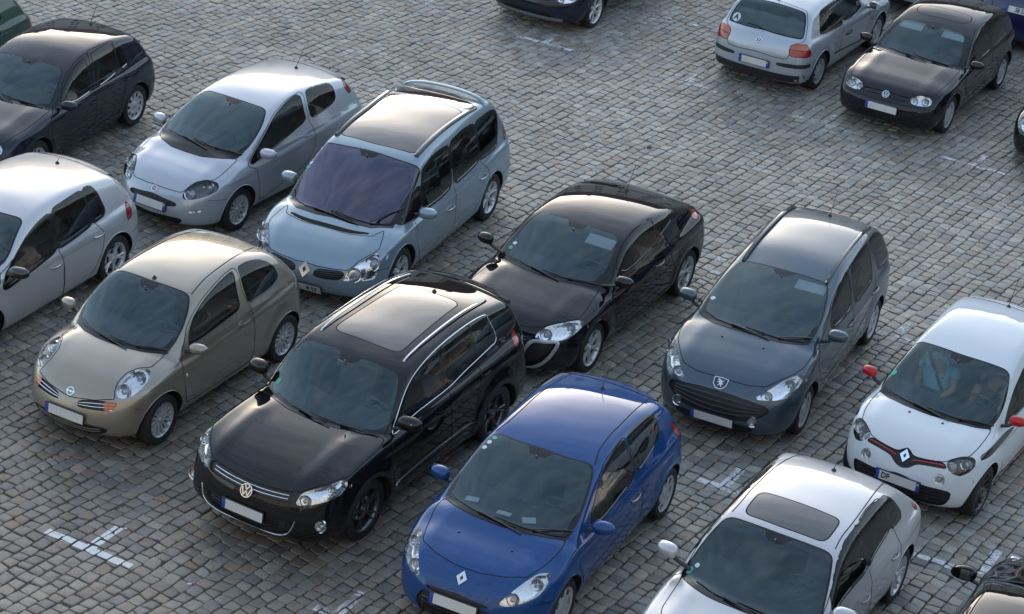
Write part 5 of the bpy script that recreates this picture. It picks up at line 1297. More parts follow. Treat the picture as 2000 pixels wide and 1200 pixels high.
TR = {
'micra': {
  'c:windscreen': [[0.314,0.0,1.464],[0.296,0.258,1.459],[0.274,0.51,1.427],[0.434,0.605,1.317],[0.593,0.654,1.188],[0.743,0.661,1.067],[0.837,0.64,0.993],[0.907,0.581,0.964],[1.015,0.414,0.975],[1.072,0.209,0.983],[1.084,0.0,0.984]],
  'c:hood': [[1.084,0.0,0.984],[1.072,0.209,0.983],[1.015,0.414,0.975],[0.907,0.581,0.964],[0.894,0.613,0.957],[1.017,0.621,0.928],[1.15,0.623,0.909],[1.249,0.54,0.918],[1.387,0.47,0.89],[1.531,0.458,0.83],[1.618,0.484,0.765],[1.67,0.525,0.697],[1.76,0.321,0.66],[1.795,0.102,0.631],[1.801,0.0,0.621]],
  's:headlight': [[1.194,0.657,0.888],[1.276,0.701,0.849],[1.4,0.708,0.793],[1.53,0.669,0.731],[1.616,0.595,0.706],[1.64,0.537,0.722],[1.601,0.492,0.777],[1.504,0.479,0.841],[1.391,0.491,0.886],[1.27,0.538,0.913],[1.193,0.603,0.908]],
  's:grille': [[1.83,0.101,0.559],[1.796,0.145,0.627],[1.758,0.32,0.662],[1.704,0.489,0.676],[1.667,0.565,0.67],[1.703,0.558,0.619],[1.744,0.52,0.576],[1.796,0.385,0.569],[1.829,0.2,0.552]],
  's:indicator': [[1.73,0.421,0.671],[1.667,0.565,0.67],[1.711,0.55,0.614],[1.747,0.515,0.576],[1.773,0.455,0.576]],
  'c:lower_grille': [[1.853,0.0,0.321],[1.856,0.256,0.395],[1.775,0.51,0.385],[1.758,0.489,0.294],[1.799,0.211,0.237],[1.829,0.0,0.217]],
  's:front_window': [[0.632,0.754,0.982],[0.561,0.703,1.125],[0.422,0.658,1.248],[0.206,0.623,1.344],[-0.084,0.59,1.413],[-0.312,0.569,1.448],[-0.467,0.56,1.46],[-0.401,0.662,1.293],[-0.37,0.757,1.062],[0.043,0.764,1.026]],
  's:quarter_window': [[-0.548,0.553,1.466],[-0.752,0.547,1.462],[-0.956,0.57,1.423],[-1.097,0.622,1.351],[-1.189,0.673,1.253],[-1.2,0.717,1.144],[-1.074,0.74,1.099],[-0.842,0.754,1.078],[-0.632,0.754,1.079],[-0.517,0.755,1.075],[-0.518,0.663,1.296]],
  's:door': [[0.735,0.742,0.983],[0.568,0.671,1.183],[0.426,0.642,1.277],[0.21,0.607,1.367],[-0.083,0.572,1.434],[-0.315,0.549,1.467],[-0.53,0.536,1.478],[-0.477,0.695,1.223],[-0.557,0.793,0.953],[-0.591,0.817,0.744],[-0.594,0.813,0.434],[-0.571,0.79,0.305],[0.728,0.797,0.304],[0.794,0.828,0.611],[0.805,0.782,0.863]],
  'p:handle': [[-0.281,0.808,0.881],[-0.486,0.808,0.893]],
  'p:badge': [[1.765,0.0,0.676]],
  'p:plate': [[1.865,0.0,0.429]],
  'p:antenna': [[0.304,0.0,1.467]],
  'l:roof_seam': [[0.262,0.512,1.429],[-0.045,0.473,1.49],[-0.43,0.447,1.512],[-0.838,0.413,1.494],[-1.158,0.375,1.434]]},
'golf6': {
  's:front_window': [[0.871,0.878,0.809],[0.724,0.838,0.9],[0.481,0.781,1.058],[0.234,0.741,1.188],[0.001,0.714,1.262],[-0.231,0.699,1.3],[-0.196,0.77,1.135],[-0.158,0.847,0.923],[0.348,0.863,0.859]],
  's:rear_window': [[-0.294,0.69,1.322],[-0.589,0.683,1.342],[-0.909,0.674,1.354],[-0.903,0.756,1.178],[-0.888,0.826,0.993],[-0.534,0.839,0.957],[-0.183,0.844,0.933]],
  's:quarter_window': [[-0.953,0.672,1.355],[-1.081,0.67,1.35],[-1.137,0.719,1.256],[-1.187,0.811,1.018],[-0.926,0.824,0.996],[-0.925,0.759,1.17]],
  's:door': [[1.151,0.893,0.686],[0.89,0.839,0.9],[0.518,0.773,1.07],[0.239,0.727,1.22],[-0.017,0.7,1.292],[-0.27,0.688,1.324],[-0.225,0.786,1.094],[-0.192,0.859,0.886],[-0.274,0.88,0.721],[-0.269,0.883,0.513],[-0.309,0.841,0.165],[0.786,0.871,0.111],[0.904,0.898,0.515]],
  's:rear_door': [[-0.27,0.688,1.324],[-0.598,0.677,1.354],[-0.946,0.666,1.363],[-0.948,0.762,1.163],[-0.947,0.832,0.972],[-1.103,0.881,0.786],[-1.025,0.9,0.572],[-0.923,0.89,0.413],[-0.739,0.838,0.166],[-0.309,0.841,0.165],[-0.274,0.88,0.721],[-0.192,0.859,0.886],[-0.225,0.786,1.094]],
  's:tail_light': [[-1.639,0.795,1.006],[-1.683,0.811,0.966],[-1.694,0.855,0.877],[-1.688,0.861,0.774],[-1.592,0.87,0.769],[-1.578,0.856,0.903]],
  'p:handle': [[-0.022,0.881,0.709],[-0.237,0.881,0.707]],
  'p:handle2': [[-0.88,0.882,0.801],[-1.09,0.883,0.798]]},
'tiguan': {
  'c:windscreen': [[0.416,0.0,1.559],[0.399,0.316,1.553],[0.38,0.61,1.522],[0.519,0.695,1.407],[0.65,0.746,1.271],[0.764,0.768,1.148],[0.84,0.772,1.063],[0.933,0.731,1.041],[1.022,0.585,1.054],[1.118,0.333,1.061],[1.152,0.0,1.062]],
  'c:hood': [[1.152,0.0,1.062],[1.118,0.333,1.061],[1.022,0.585,1.054],[0.945,0.73,1.04],[0.94,0.816,1.028],[1.116,0.858,1.005],[1.421,0.865,0.976],[1.672,0.871,0.933],[1.889,0.76,0.914],[2.09,0.581,0.843],[2.108,0.549,0.833],[2.164,0.309,0.801],[2.178,0.0,0.795]],
  's:headlight': [[2.176,0.557,0.726],[2.093,0.584,0.839],[1.944,0.739,0.893],[1.705,0.866,0.932],[1.714,0.89,0.856],[1.829,0.881,0.788],[1.987,0.838,0.783],[2.109,0.71,0.739],[2.166,0.596,0.721]],
  'c:grille': [[2.181,0.0,0.791],[2.159,0.274,0.809],[2.113,0.552,0.827],[2.176,0.557,0.726],[2.224,0.326,0.708],[2.242,0.0,0.692]],
  'c:lower_grille': [[2.292,0.0,0.502],[2.284,0.285,0.505],[2.239,0.527,0.544],[2.251,0.441,0.364],[2.247,0.235,0.299],[2.257,0.0,0.29]],
  's:fog': [[2.119,0.783,0.563],[2.087,0.811,0.582],[2.032,0.852,0.553],[2.007,0.863,0.494],[2.042,0.849,0.454],[2.1,0.812,0.46],[2.125,0.785,0.501]],
  's:front_window': [[0.643,0.814,1.141],[0.583,0.781,1.254],[0.415,0.737,1.407],[0.162,0.705,1.514],[-0.209,0.683,1.573],[-0.209,0.729,1.473],[-0.225,0.836,1.158],[0.314,0.836,1.123]],
  's:rear_window': [[-0.295,0.681,1.579],[-0.567,0.676,1.598],[-0.856,0.671,1.611],[-0.824,0.748,1.439],[-0.82,0.805,1.273],[-0.256,0.83,1.179],[-0.242,0.755,1.406]],
  's:quarter_window': [[-0.897,0.667,1.615],[-1.176,0.667,1.606],[-1.211,0.7,1.547],[-1.296,0.771,1.347],[-1.247,0.795,1.28],[-0.863,0.804,1.276],[-0.878,0.734,1.475]],
  's:door': [[0.911,0.829,1.025],[0.734,0.777,1.168],[0.604,0.761,1.287],[0.421,0.723,1.435],[0.164,0.688,1.54],[-0.259,0.675,1.586],[-0.242,0.755,1.406],[-0.253,0.846,1.124],[-0.259,0.902,0.954],[-0.317,0.898,0.579],[-0.309,0.892,0.437],[0.824,0.912,0.384],[0.888,0.903,0.737]],
  's:rear_door': [[-0.259,0.675,1.586],[-0.582,0.666,1.61],[-0.89,0.658,1.624],[-0.878,0.734,1.475],[-0.866,0.811,1.255],[-0.891,0.898,1.023],[-0.825,0.898,0.765],[-0.811,0.912,0.52],[-0.309,0.892,0.437],[-0.259,0.902,0.954],[-0.253,0.846,1.124],[-0.242,0.755,1.406]],
  'l:chrome': [[0.793,0.837,1.035],[0.682,0.788,1.194],[0.433,0.733,1.413],[0.155,0.7,1.525],[-0.277,0.669,1.592],[-0.796,0.659,1.622],[-1.201,0.668,1.603],[-1.258,0.705,1.53],[-1.325,0.774,1.336],[-1.282,0.798,1.267],[-1.165,0.805,1.255],[-0.639,0.828,1.201],[-0.244,0.841,1.142],[0.363,0.837,1.109]],
  'l:rail': [[0.24,0.545,1.572],[0.0,0.54,1.611],[-0.4,0.53,1.64],[-0.8,0.525,1.658],[-1.2,0.52,1.649],[-1.5,0.51,1.614]],
  'l:sill_trim': [[0.81,0.915,0.425],[-0.018,0.896,0.495],[-0.773,0.905,0.502]],
  'c:sunroof': [[-1.163,0.0,1.681],[-1.183,0.294,1.671],[-1.121,0.383,1.669],[-0.947,0.395,1.673],[-0.405,0.419,1.652],[0.019,0.442,1.62],[0.132,0.438,1.605],[0.181,0.358,1.603],[0.185,0.0,1.615]],
  's:tail_light': [[-1.671,0.773,1.29],[-1.754,0.79,1.214],[-1.765,0.83,1.143],[-1.688,0.883,1.081],[-1.591,0.88,1.104],[-1.648,0.807,1.183]],
  'p:handle': [[0.026,0.902,0.951],[-0.173,0.902,0.961]],
  'p:handle2': [[-0.866,0.897,1.034],[-1.037,0.893,1.054]],
  'p:badge': [[2.217,0.0,0.742]],
  'p:plate': [[2.291,0.0,0.513]],
  'p:antenna': [[-1.405,0.0,1.654]]},
'clio': {
  'c:windscreen': [[0.244,0.0,1.403],[0.244,0.264,1.395],[0.184,0.573,1.372],[0.372,0.641,1.287],[0.57,0.686,1.177],[0.773,0.712,1.064],[0.916,0.706,0.986],[1.005,0.694,0.945],[1.117,0.52,0.969],[1.184,0.289,0.975],[1.201,0.0,0.975]],
  'c:hood': [[1.201,0.0,0.975],[1.184,0.289,0.975],[1.117,0.52,0.969],[1.006,0.699,0.943],[1.176,0.709,0.913],[1.323,0.68,0.869],[1.464,0.646,0.846],[1.648,0.588,0.814],[1.753,0.383,0.803],[1.804,0.15,0.789],[1.809,0.0,0.787]],
  's:headlight': [[1.952,0.43,0.599],[1.885,0.486,0.683],[1.745,0.57,0.775],[1.541,0.65,0.828],[1.44,0.743,0.82],[1.49,0.77,0.795],[1.604,0.773,0.735],[1.705,0.747,0.682],[1.831,0.651,0.641],[1.909,0.553,0.603]],
  'c:grille': [[1.985,0.0,0.6],[1.991,0.197,0.581],[1.971,0.364,0.584],[1.989,0.341,0.551],[2.014,0.165,0.531],[2.009,0.0,0.55]],
  'c:lower_grille': [[2.023,0.0,0.509],[2.014,0.214,0.52],[1.992,0.368,0.527],[1.989,0.451,0.376],[1.978,0.363,0.232],[2.021,0.0,0.229]],
  's:front_window': [[0.615,0.773,0.977],[0.476,0.735,1.094],[0.279,0.687,1.231],[0.007,0.645,1.334],[-0.411,0.616,1.396],[-0.421,0.706,1.219],[-0.457,0.789,1.016],[0.427,0.804,0.919]],
  's:quarter_window': [[-0.482,0.627,1.383],[-0.737,0.616,1.398],[-1.049,0.615,1.38],[-1.16,0.638,1.34],[-1.201,0.702,1.204],[-1.123,0.739,1.122],[-0.818,0.768,1.07],[-0.526,0.786,1.025],[-0.483,0.719,1.193]],
  's:door': [[0.798,0.756,0.992],[0.594,0.716,1.123],[0.378,0.671,1.25],[0.039,0.62,1.367],[-0.467,0.601,1.415],[-0.483,0.719,1.193],[-0.519,0.802,0.982],[-0.605,0.841,0.753],[-0.622,0.842,0.477],[-0.627,0.839,0.175],[0.684,0.811,0.211],[0.961,0.858,0.659],[0.966,0.799,0.895]],
  's:tail_light': [[-1.497,0.713,1.133],[-1.622,0.733,1.045],[-1.687,0.77,0.94],[-1.623,0.815,0.864],[-1.558,0.791,0.955],[-1.512,0.742,1.055]],
  'p:handle': [[-0.303,0.841,0.751],[-0.506,0.84,0.777]],
  'p:badge': [[1.925,0.0,0.684]],
  'p:plate': [[2.036,0.0,0.451]],
  'p:antenna': [[-1.302,0.0,1.418]],
  'l:roof_seam': [[0.176,0.574,1.373],[-0.03,0.52,1.425],[-0.328,0.5,1.453],[-0.59,0.502,1.456],[-1.015,0.486,1.432],[-1.438,0.469,1.359]]},
'megane': {
  'c:windscreen': [[0.219,0.0,1.372],[0.204,0.269,1.367],[0.181,0.565,1.338],[0.392,0.634,1.252],[0.611,0.674,1.126],[0.778,0.686,1.022],[0.869,0.665,0.972],[0.925,0.622,0.953],[1.016,0.469,0.957],[1.083,0.253,0.965],[1.103,0.0,0.967]],
  'c:hood': [[1.103,0.0,0.967],[1.088,0.257,0.963],[1.021,0.473,0.955],[0.931,0.639,0.943],[0.861,0.686,0.968],[1.063,0.725,0.901],[1.368,0.77,0.842],[1.563,0.779,0.807],[1.756,0.639,0.798],[1.928,0.492,0.75],[1.985,0.329,0.724],[2.008,0.144,0.713],[2.009,0.0,0.713]],
  's:headlight': [[2.038,0.446,0.644],[1.99,0.458,0.701],[1.903,0.527,0.761],[1.766,0.645,0.792],[1.596,0.773,0.802],[1.533,0.835,0.789],[1.584,0.858,0.752],[1.726,0.831,0.692],[1.847,0.778,0.651],[1.946,0.687,0.626],[2.024,0.533,0.631]],
  's:side_intake': [[2.127,0.316,0.294],[2.119,0.377,0.508],[2.067,0.437,0.599],[2.014,0.578,0.617],[1.938,0.709,0.613],[1.997,0.681,0.487],[2.049,0.6,0.359],[2.077,0.477,0.266],[2.087,0.336,0.239]],
  's:front_window': [[0.583,0.757,1.092],[0.447,0.706,1.197],[0.254,0.671,1.286],[-0.047,0.65,1.342],[-0.465,0.64,1.361],[-0.439,0.765,1.182],[-0.467,0.799,1.107],[0.049,0.81,1.053],[0.428,0.805,1.023]],
  's:quarter_window': [[-0.523,0.642,1.358],[-0.772,0.644,1.34],[-1.127,0.671,1.271],[-1.002,0.723,1.243],[-0.847,0.753,1.206],[-0.515,0.783,1.147],[-0.488,0.731,1.255]],
  's:door': [[0.798,0.779,0.961],[0.577,0.719,1.127],[0.446,0.679,1.213],[0.251,0.643,1.301],[-0.05,0.621,1.357],[-0.533,0.618,1.367],[-0.504,0.755,1.206],[-0.571,0.816,1.073],[-0.795,0.885,0.781],[-0.936,0.902,0.525],[-0.854,0.866,0.311],[0.587,0.852,0.273],[0.853,0.886,0.72]],
  's:tail_light': [[-1.625,0.67,1.131],[-1.785,0.683,1.052],[-1.726,0.782,1.012],[-1.618,0.828,0.995],[-1.552,0.8,1.01],[-1.597,0.733,1.057]],
  'p:handle': [[-0.29,0.89,0.823],[-0.519,0.889,0.841]],
  'p:badge': [[1.962,0.0,0.753]],
  'p:antenna': [[-1.518,0.0,1.229]]},
'p307': {
  'c:windscreen': [[0.102,0.0,1.406],[0.095,0.281,1.399],[0.084,0.563,1.372],[0.35,0.646,1.287],[0.611,0.7,1.189],[0.853,0.716,1.102],[1.019,0.703,1.045],[1.114,0.647,1.022],[1.238,0.44,1.033],[1.271,0.24,1.042],[1.274,0.0,1.047]],
  'c:hood': [[1.28,0.0,1.045],[1.278,0.243,1.041],[1.249,0.444,1.031],[1.118,0.662,1.017],[0.981,0.743,1.04],[1.168,0.793,0.956],[1.448,0.79,0.915],[1.641,0.732,0.888],[1.859,0.607,0.852],[1.98,0.515,0.811],[2.044,0.322,0.792],[2.053,0.143,0.796],[2.043,0.0,0.804]],
  's:headlight': [[2.13,0.42,0.685],[2.01,0.543,0.778],[1.802,0.664,0.858],[1.554,0.806,0.88],[1.584,0.836,0.839],[1.759,0.817,0.761],[1.921,0.754,0.706],[2.02,0.663,0.69],[2.103,0.513,0.687]],
  'c:grille': [[2.161,0.0,0.685],[2.161,0.2,0.681],[2.156,0.342,0.669],[2.098,0.597,0.628],[2.096,0.633,0.55],[2.158,0.536,0.484],[2.204,0.408,0.417],[2.23,0.264,0.405],[2.24,0.0,0.421]],
  's:fog': [[2.203,0.412,0.424],[2.196,0.436,0.47],[2.177,0.493,0.471],[2.167,0.518,0.418],[2.172,0.494,0.365],[2.19,0.441,0.362]],
  's:front_window': [[0.503,0.781,1.053],[0.33,0.722,1.216],[0.028,0.689,1.306],[-0.332,0.652,1.389],[-0.27,0.744,1.197],[-0.157,0.815,1.013],[0.429,0.8,1.012]],
  's:rear_window': [[-0.517,0.658,1.387],[-0.86,0.641,1.417],[-1.217,0.64,1.405],[-1.152,0.734,1.209],[-1.043,0.805,1.039],[-0.345,0.817,1.014],[-0.396,0.743,1.202]],
  's:quarter_window': [[-1.297,0.634,1.41],[-1.605,0.618,1.393],[-1.78,0.644,1.326],[-1.971,0.743,1.061],[-1.948,0.758,1.008],[-1.366,0.793,1.036],[-1.319,0.721,1.226]],
  's:door': [[0.914,0.787,0.981],[0.62,0.758,1.097],[0.398,0.701,1.239],[0.05,0.664,1.336],[-0.393,0.644,1.405],[-0.33,0.743,1.201],[-0.226,0.828,0.981],[-0.28,0.864,0.765],[-0.248,0.869,0.546],[-0.101,0.858,0.403],[0.933,0.879,0.478],[1.122,0.86,0.844]],
  's:rear_door': [[-0.393,0.644,1.405],[-0.887,0.63,1.432],[-1.284,0.624,1.424],[-1.259,0.714,1.248],[-1.22,0.794,1.051],[-1.145,0.858,0.894],[-0.946,0.867,0.714],[-0.644,0.869,0.608],[-0.101,0.858,0.403],[-0.28,0.864,0.765],[-0.226,0.828,0.981],[-0.33,0.743,1.201]],
  'l:rail': [[0.1,0.54,1.372],[-0.2,0.535,1.442],[-0.7,0.53,1.484],[-1.2,0.525,1.487],[-1.72,0.51,1.418]],
  's:tail_light': [[-1.988,0.802,0.98],[-2.004,0.83,0.952],[-1.86,0.899,0.849],[-1.928,0.862,0.765]],
  'p:handle': [[-0.963,0.862,0.877],[-1.215,0.863,0.86]],
  'p:handle2': [[0.012,0.864,0.849],[-0.237,0.869,0.82]],
  'p:badge': [[2.119,0.0,0.736]],
  'p:plate': [[2.22,0.0,0.293]],
  'p:antenna': [[-1.858,0.0,1.436]]},
'twingo': {
  'c:windscreen': [[0.289,0.0,1.419],[0.269,0.274,1.417],[0.237,0.568,1.378],[0.397,0.628,1.273],[0.589,0.677,1.14],[0.789,0.696,1.054],[0.945,0.678,0.992],[1.061,0.511,1.002],[1.13,0.295,1.017],[1.16,0.0,1.018]],
  'c:hood': [[1.165,0.0,1.016],[1.139,0.299,1.015],[1.07,0.515,1.0],[0.951,0.682,0.986],[1.133,0.691,0.948],[1.329,0.68,0.904],[1.467,0.647,0.858],[1.57,0.55,0.832],[1.65,0.435,0.792],[1.692,0.278,0.768],[1.708,0.095,0.757],[1.67,0.023,0.805],[1.664,0.0,0.811]],
  's:headlight': [[1.657,0.457,0.778],[1.617,0.476,0.818],[1.527,0.576,0.853],[1.448,0.676,0.855],[1.446,0.722,0.82],[1.482,0.73,0.762],[1.55,0.696,0.704],[1.629,0.628,0.668],[1.672,0.546,0.69],[1.674,0.491,0.734]],
  'c:grille': [[1.664,0.0,0.811],[1.67,0.023,0.805],[1.708,0.095,0.757],[1.689,0.276,0.772],[1.653,0.437,0.789],[1.677,0.498,0.725],[1.728,0.255,0.712],[1.744,0.145,0.692],[1.769,0.093,0.637],[1.78,0.0,0.607]],
  's:drl': [[1.757,0.373,0.598],[1.742,0.381,0.638],[1.727,0.419,0.659],[1.719,0.465,0.647],[1.722,0.487,0.613],[1.737,0.475,0.571],[1.753,0.438,0.546],[1.762,0.397,0.558]],
  'c:lower_grille': [[1.796,0.0,0.554],[1.797,0.249,0.503],[1.749,0.469,0.501],[1.687,0.586,0.479],[1.683,0.583,0.384],[1.677,0.529,0.276],[1.715,0.381,0.253],[1.743,0.151,0.254],[1.786,0.0,0.317]],
  's:front_window': [[0.701,0.752,0.931],[0.546,0.714,1.056],[0.27,0.667,1.206],[-0.114,0.627,1.316],[-0.647,0.65,1.286],[-1.035,0.677,1.215],[-1.007,0.748,1.035],[-0.735,0.791,0.923],[-0.01,0.771,0.962]],
  's:side_flash': [[1.384,0.735,0.848],[1.345,0.741,0.863],[0.828,0.778,0.893],[0.463,0.794,0.859],[0.443,0.805,0.828],[0.73,0.807,0.802],[1.226,0.802,0.8],[1.394,0.759,0.805]],
  'l:sill_line': [[0.436,0.765,0.239],[-0.225,0.763,0.241],[-0.891,0.774,0.244]],
  'p:badge': [[1.725,0.0,0.731]],
  'p:plate': [[1.809,0.0,0.454]],
  'p:antenna': [[-1.304,0.0,1.411]]},
'a3': {
  'c:windscreen': [[0.284,0.0,1.328],[0.275,0.262,1.324],[0.248,0.57,1.298],[0.458,0.648,1.181],[0.655,0.702,1.031],[0.804,0.734,0.895],[0.891,0.745,0.856],[1.038,0.552,0.882],[1.115,0.313,0.882],[1.127,0.0,0.884]],
  'c:sunroof': [[-0.235,0.0,1.415],[-0.235,0.3,1.404],[-0.235,0.4,1.394],[-0.2,0.44,1.388],[-0.12,0.455,1.38],[0.08,0.455,1.353],[0.15,0.44,1.341],[0.19,0.4,1.337],[0.2,0.3,1.344],[0.215,0.0,1.35]],
  's:front_window': [[0.65,0.79,0.925],[0.587,0.733,1.053],[0.316,0.653,1.246],[0.026,0.605,1.33],[-0.264,0.59,1.36],[-0.246,0.712,1.182],[-0.204,0.796,0.976],[0.328,0.786,0.978]],
  's:rear_window': [[-0.311,0.592,1.361],[-0.588,0.565,1.374],[-0.852,0.572,1.362],[-0.87,0.699,1.21],[-0.906,0.75,1.091],[-0.424,0.773,1.04],[-0.244,0.794,0.982],[-0.266,0.717,1.173]],
  's:quarter_window': [[-0.898,0.572,1.358],[-1.033,0.593,1.333],[-1.262,0.753,1.043],[-0.936,0.761,1.061],[-0.893,0.703,1.201]],
  's:door': [[0.905,0.795,0.838],[0.643,0.718,1.031],[0.395,0.648,1.216],[0.06,0.576,1.336],[-0.327,0.573,1.369],[-0.266,0.717,1.173],[-0.226,0.808,0.945],[-0.268,0.858,0.775],[-0.375,0.842,0.367],[-0.247,0.855,0.2],[0.803,0.864,0.407],[0.971,0.866,0.697]],
  's:rear_door': [[-0.327,0.573,1.369],[-0.619,0.553,1.377],[-0.917,0.557,1.36],[-0.921,0.704,1.198],[-0.967,0.767,1.042],[-1.072,0.857,0.803],[-1.135,0.853,0.495],[-1.145,0.829,0.23],[-0.247,0.855,0.2],[-0.268,0.858,0.775],[-0.226,0.808,0.945],[-0.266,0.717,1.173]],
  'p:handle': [[-0.047,0.857,0.668],[-0.222,0.857,0.659]],
  'p:handle2': [[-0.853,0.852,0.746],[-1.003,0.855,0.752]],
  'p:antenna': [[-1.232,0.0,1.343]],
  's:tail_light': [[-1.621,0.709,1.028],[-1.741,0.724,0.936],[-1.699,0.771,0.926],[-1.642,0.791,0.92],[-1.606,0.744,0.987]],
  'l:roof_seam': [[0.19,0.558,1.315],[-0.013,0.543,1.355],[-0.376,0.542,1.378],[-1.413,0.46,1.245]]},
'punto': {
  'c:windscreen': [[0.23,0.0,1.401],[0.221,0.262,1.396],[0.199,0.513,1.376],[0.414,0.622,1.276],[0.624,0.672,1.16],[0.856,0.691,1.043],[1.019,0.641,0.975],[1.078,0.509,0.988],[1.136,0.263,1.007],[1.136,0.0,1.019]],
  'c:cowl': [[1.136,0.0,1.019],[1.136,0.263,1.007],[1.078,0.509,0.988],[1.019,0.65,0.971],[1.032,0.668,0.959],[1.197,0.505,0.964],[1.295,0.259,0.951],[1.307,0.0,0.95]],
  'c:hood': [[1.307,0.0,0.95],[1.295,0.259,0.951],[1.197,0.505,0.964],[1.036,0.671,0.955],[1.224,0.688,0.91],[1.418,0.679,0.846],[1.528,0.671,0.817],[1.654,0.577,0.803],[1.791,0.495,0.75],[1.898,0.396,0.669],[1.922,0.152,0.67],[1.919,0.0,0.676]],
  's:headlight': [[1.919,0.424,0.632],[1.841,0.439,0.721],[1.719,0.501,0.796],[1.6,0.598,0.819],[1.535,0.708,0.797],[1.542,0.756,0.758],[1.584,0.765,0.706],[1.706,0.718,0.663],[1.831,0.626,0.623],[1.926,0.478,0.596]],
  'c:grille': [[1.982,0.0,0.584],[1.989,0.208,0.562],[1.974,0.372,0.552],[1.984,0.414,0.498],[2.014,0.294,0.48],[2.027,0.0,0.483]],
  'c:lower_grille': [[2.042,0.0,0.331],[2.035,0.249,0.353],[1.964,0.498,0.35],[1.951,0.441,0.257],[1.992,0.281,0.215],[2.021,0.0,0.209]],
  's:fog': [[1.947,0.529,0.471],[1.802,0.686,0.492],[1.813,0.68,0.443],[1.929,0.564,0.428]],
  's:front_window': [[0.924,0.797,0.872],[0.76,0.75,0.973],[0.521,0.71,1.11],[0.203,0.642,1.301],[-0.167,0.592,1.401],[-0.43,0.578,1.426],[-0.395,0.696,1.218],[-0.391,0.744,1.104],[0.14,0.771,1.006],[0.671,0.783,0.897]],
  's:quarter_window': [[-0.565,0.586,1.422],[-0.853,0.552,1.428],[-1.128,0.589,1.386],[-1.168,0.647,1.318],[-1.158,0.705,1.191],[-0.991,0.733,1.133],[-0.517,0.752,1.09],[-0.526,0.692,1.234]],
  's:door': [[0.994,0.802,0.868],[0.741,0.734,1.018],[0.518,0.689,1.159],[0.218,0.62,1.328],[-0.161,0.563,1.422],[-0.512,0.551,1.442],[-0.476,0.685,1.247],[-0.456,0.757,1.073],[-0.543,0.819,0.89],[-0.517,0.832,0.699],[-0.351,0.832,0.49],[0.716,0.794,0.26],[0.776,0.842,0.581],[0.813,0.83,0.789]],
  's:tail_light': [[-1.539,0.434,1.34],[-1.479,0.611,1.318],[-1.569,0.69,1.167],[-1.483,0.7,1.16],[-1.416,0.658,1.271]],
  'p:handle': [[-0.29,0.816,0.883],[-0.464,0.81,0.913]],
  'p:badge': [[1.958,0.0,0.622]],
  'p:plate': [[2.04,0.0,0.438]],
  'p:antenna': [[-1.487,0.0,1.381]]},
'espace': {
  'c:windscreen': [[0.624,0.0,1.542],[0.635,0.318,1.525],[0.607,0.655,1.482],[0.561,0.706,1.428],[0.689,0.736,1.341],[0.962,0.777,1.188],[1.205,0.773,1.044],[1.388,0.738,0.935],[1.567,0.53,0.95],[1.603,0.248,0.956],[1.586,0.0,0.966]],
  'c:cowl_slot': [[1.724,0.0,0.918],[1.726,0.315,0.913],[1.668,0.584,0.916],[1.714,0.563,0.905],[1.797,0.294,0.892],[1.792,0.0,0.897]],
  'c:hood': [[1.799,0.0,0.895],[1.807,0.3,0.889],[1.721,0.612,0.895],[1.526,0.695,0.928],[1.647,0.739,0.885],[1.812,0.783,0.817],[1.896,0.768,0.788],[2.05,0.674,0.737],[2.217,0.568,0.61],[2.264,0.38,0.597],[2.285,0.154,0.587],[2.282,0.0,0.595]],
  's:headlight': [[2.285,0.507,0.48],[2.235,0.548,0.588],[2.113,0.65,0.698],[1.961,0.744,0.764],[1.859,0.793,0.795],[1.928,0.849,0.706],[1.963,0.861,0.562],[2.037,0.831,0.482],[2.189,0.703,0.48]],
  's:grille': [[2.338,0.105,0.463],[2.299,0.147,0.562],[2.278,0.328,0.583],[2.234,0.542,0.595],[2.286,0.502,0.48],[2.329,0.303,0.457]],
  'c:lower_grille': [[2.356,0.0,0.148],[2.335,0.384,0.127],[2.152,0.703,0.154],[2.265,0.587,0.089],[2.39,0.0,0.072]],
  's:triangle_window': [[1.327,0.757,0.954],[1.125,0.774,1.102],[0.683,0.763,1.272],[0.842,0.855,0.955],[0.979,0.847,0.961]],
  's:front_window': [[0.538,0.725,1.386],[0.179,0.705,1.473],[-0.242,0.711,1.468],[-0.149,0.794,1.257],[-0.061,0.872,1.006],[0.323,0.874,0.97],[0.714,0.858,0.966],[0.668,0.799,1.171]],
  's:rear_window': [[-0.308,0.707,1.48],[-0.737,0.696,1.508],[-1.066,0.701,1.487],[-1.042,0.787,1.271],[-0.955,0.858,1.051],[-0.587,0.869,1.025],[-0.188,0.873,1.005],[-0.243,0.796,1.254]],
  's:quarter_window': [[-1.114,0.7,1.486],[-1.581,0.685,1.477],[-1.829,0.687,1.43],[-1.728,0.765,1.243],[-1.593,0.835,1.041],[-1.264,0.853,1.038],[-1.012,0.857,1.052],[-1.068,0.779,1.291]],
  's:door': [[1.004,0.863,0.901],[0.653,0.763,1.275],[0.556,0.711,1.419],[0.187,0.692,1.503],[-0.301,0.703,1.488],[-0.216,0.792,1.262],[-0.138,0.872,1.008],[-0.17,0.916,0.763],[-0.19,0.907,0.382],[0.087,0.902,0.149],[0.757,0.869,0.199],[1.013,0.933,0.624]],
  's:rear_door': [[-0.301,0.703,1.488],[-0.754,0.686,1.53],[-1.1,0.693,1.504],[-1.054,0.788,1.267],[-0.989,0.863,1.031],[-1.227,0.922,0.803],[-1.18,0.919,0.536],[-1.116,0.877,0.264],[0.087,0.902,0.149],[-0.19,0.907,0.382],[-0.17,0.916,0.763],[-0.138,0.872,1.008],[-0.216,0.792,1.262]],
  'c:sunroof': [[-1.031,0.0,1.696],[-1.047,0.57,1.66],[-0.659,0.597,1.647],[-0.015,0.6,1.617],[0.455,0.575,1.555],[0.47,0.292,1.578],[0.5,0.0,1.578]],
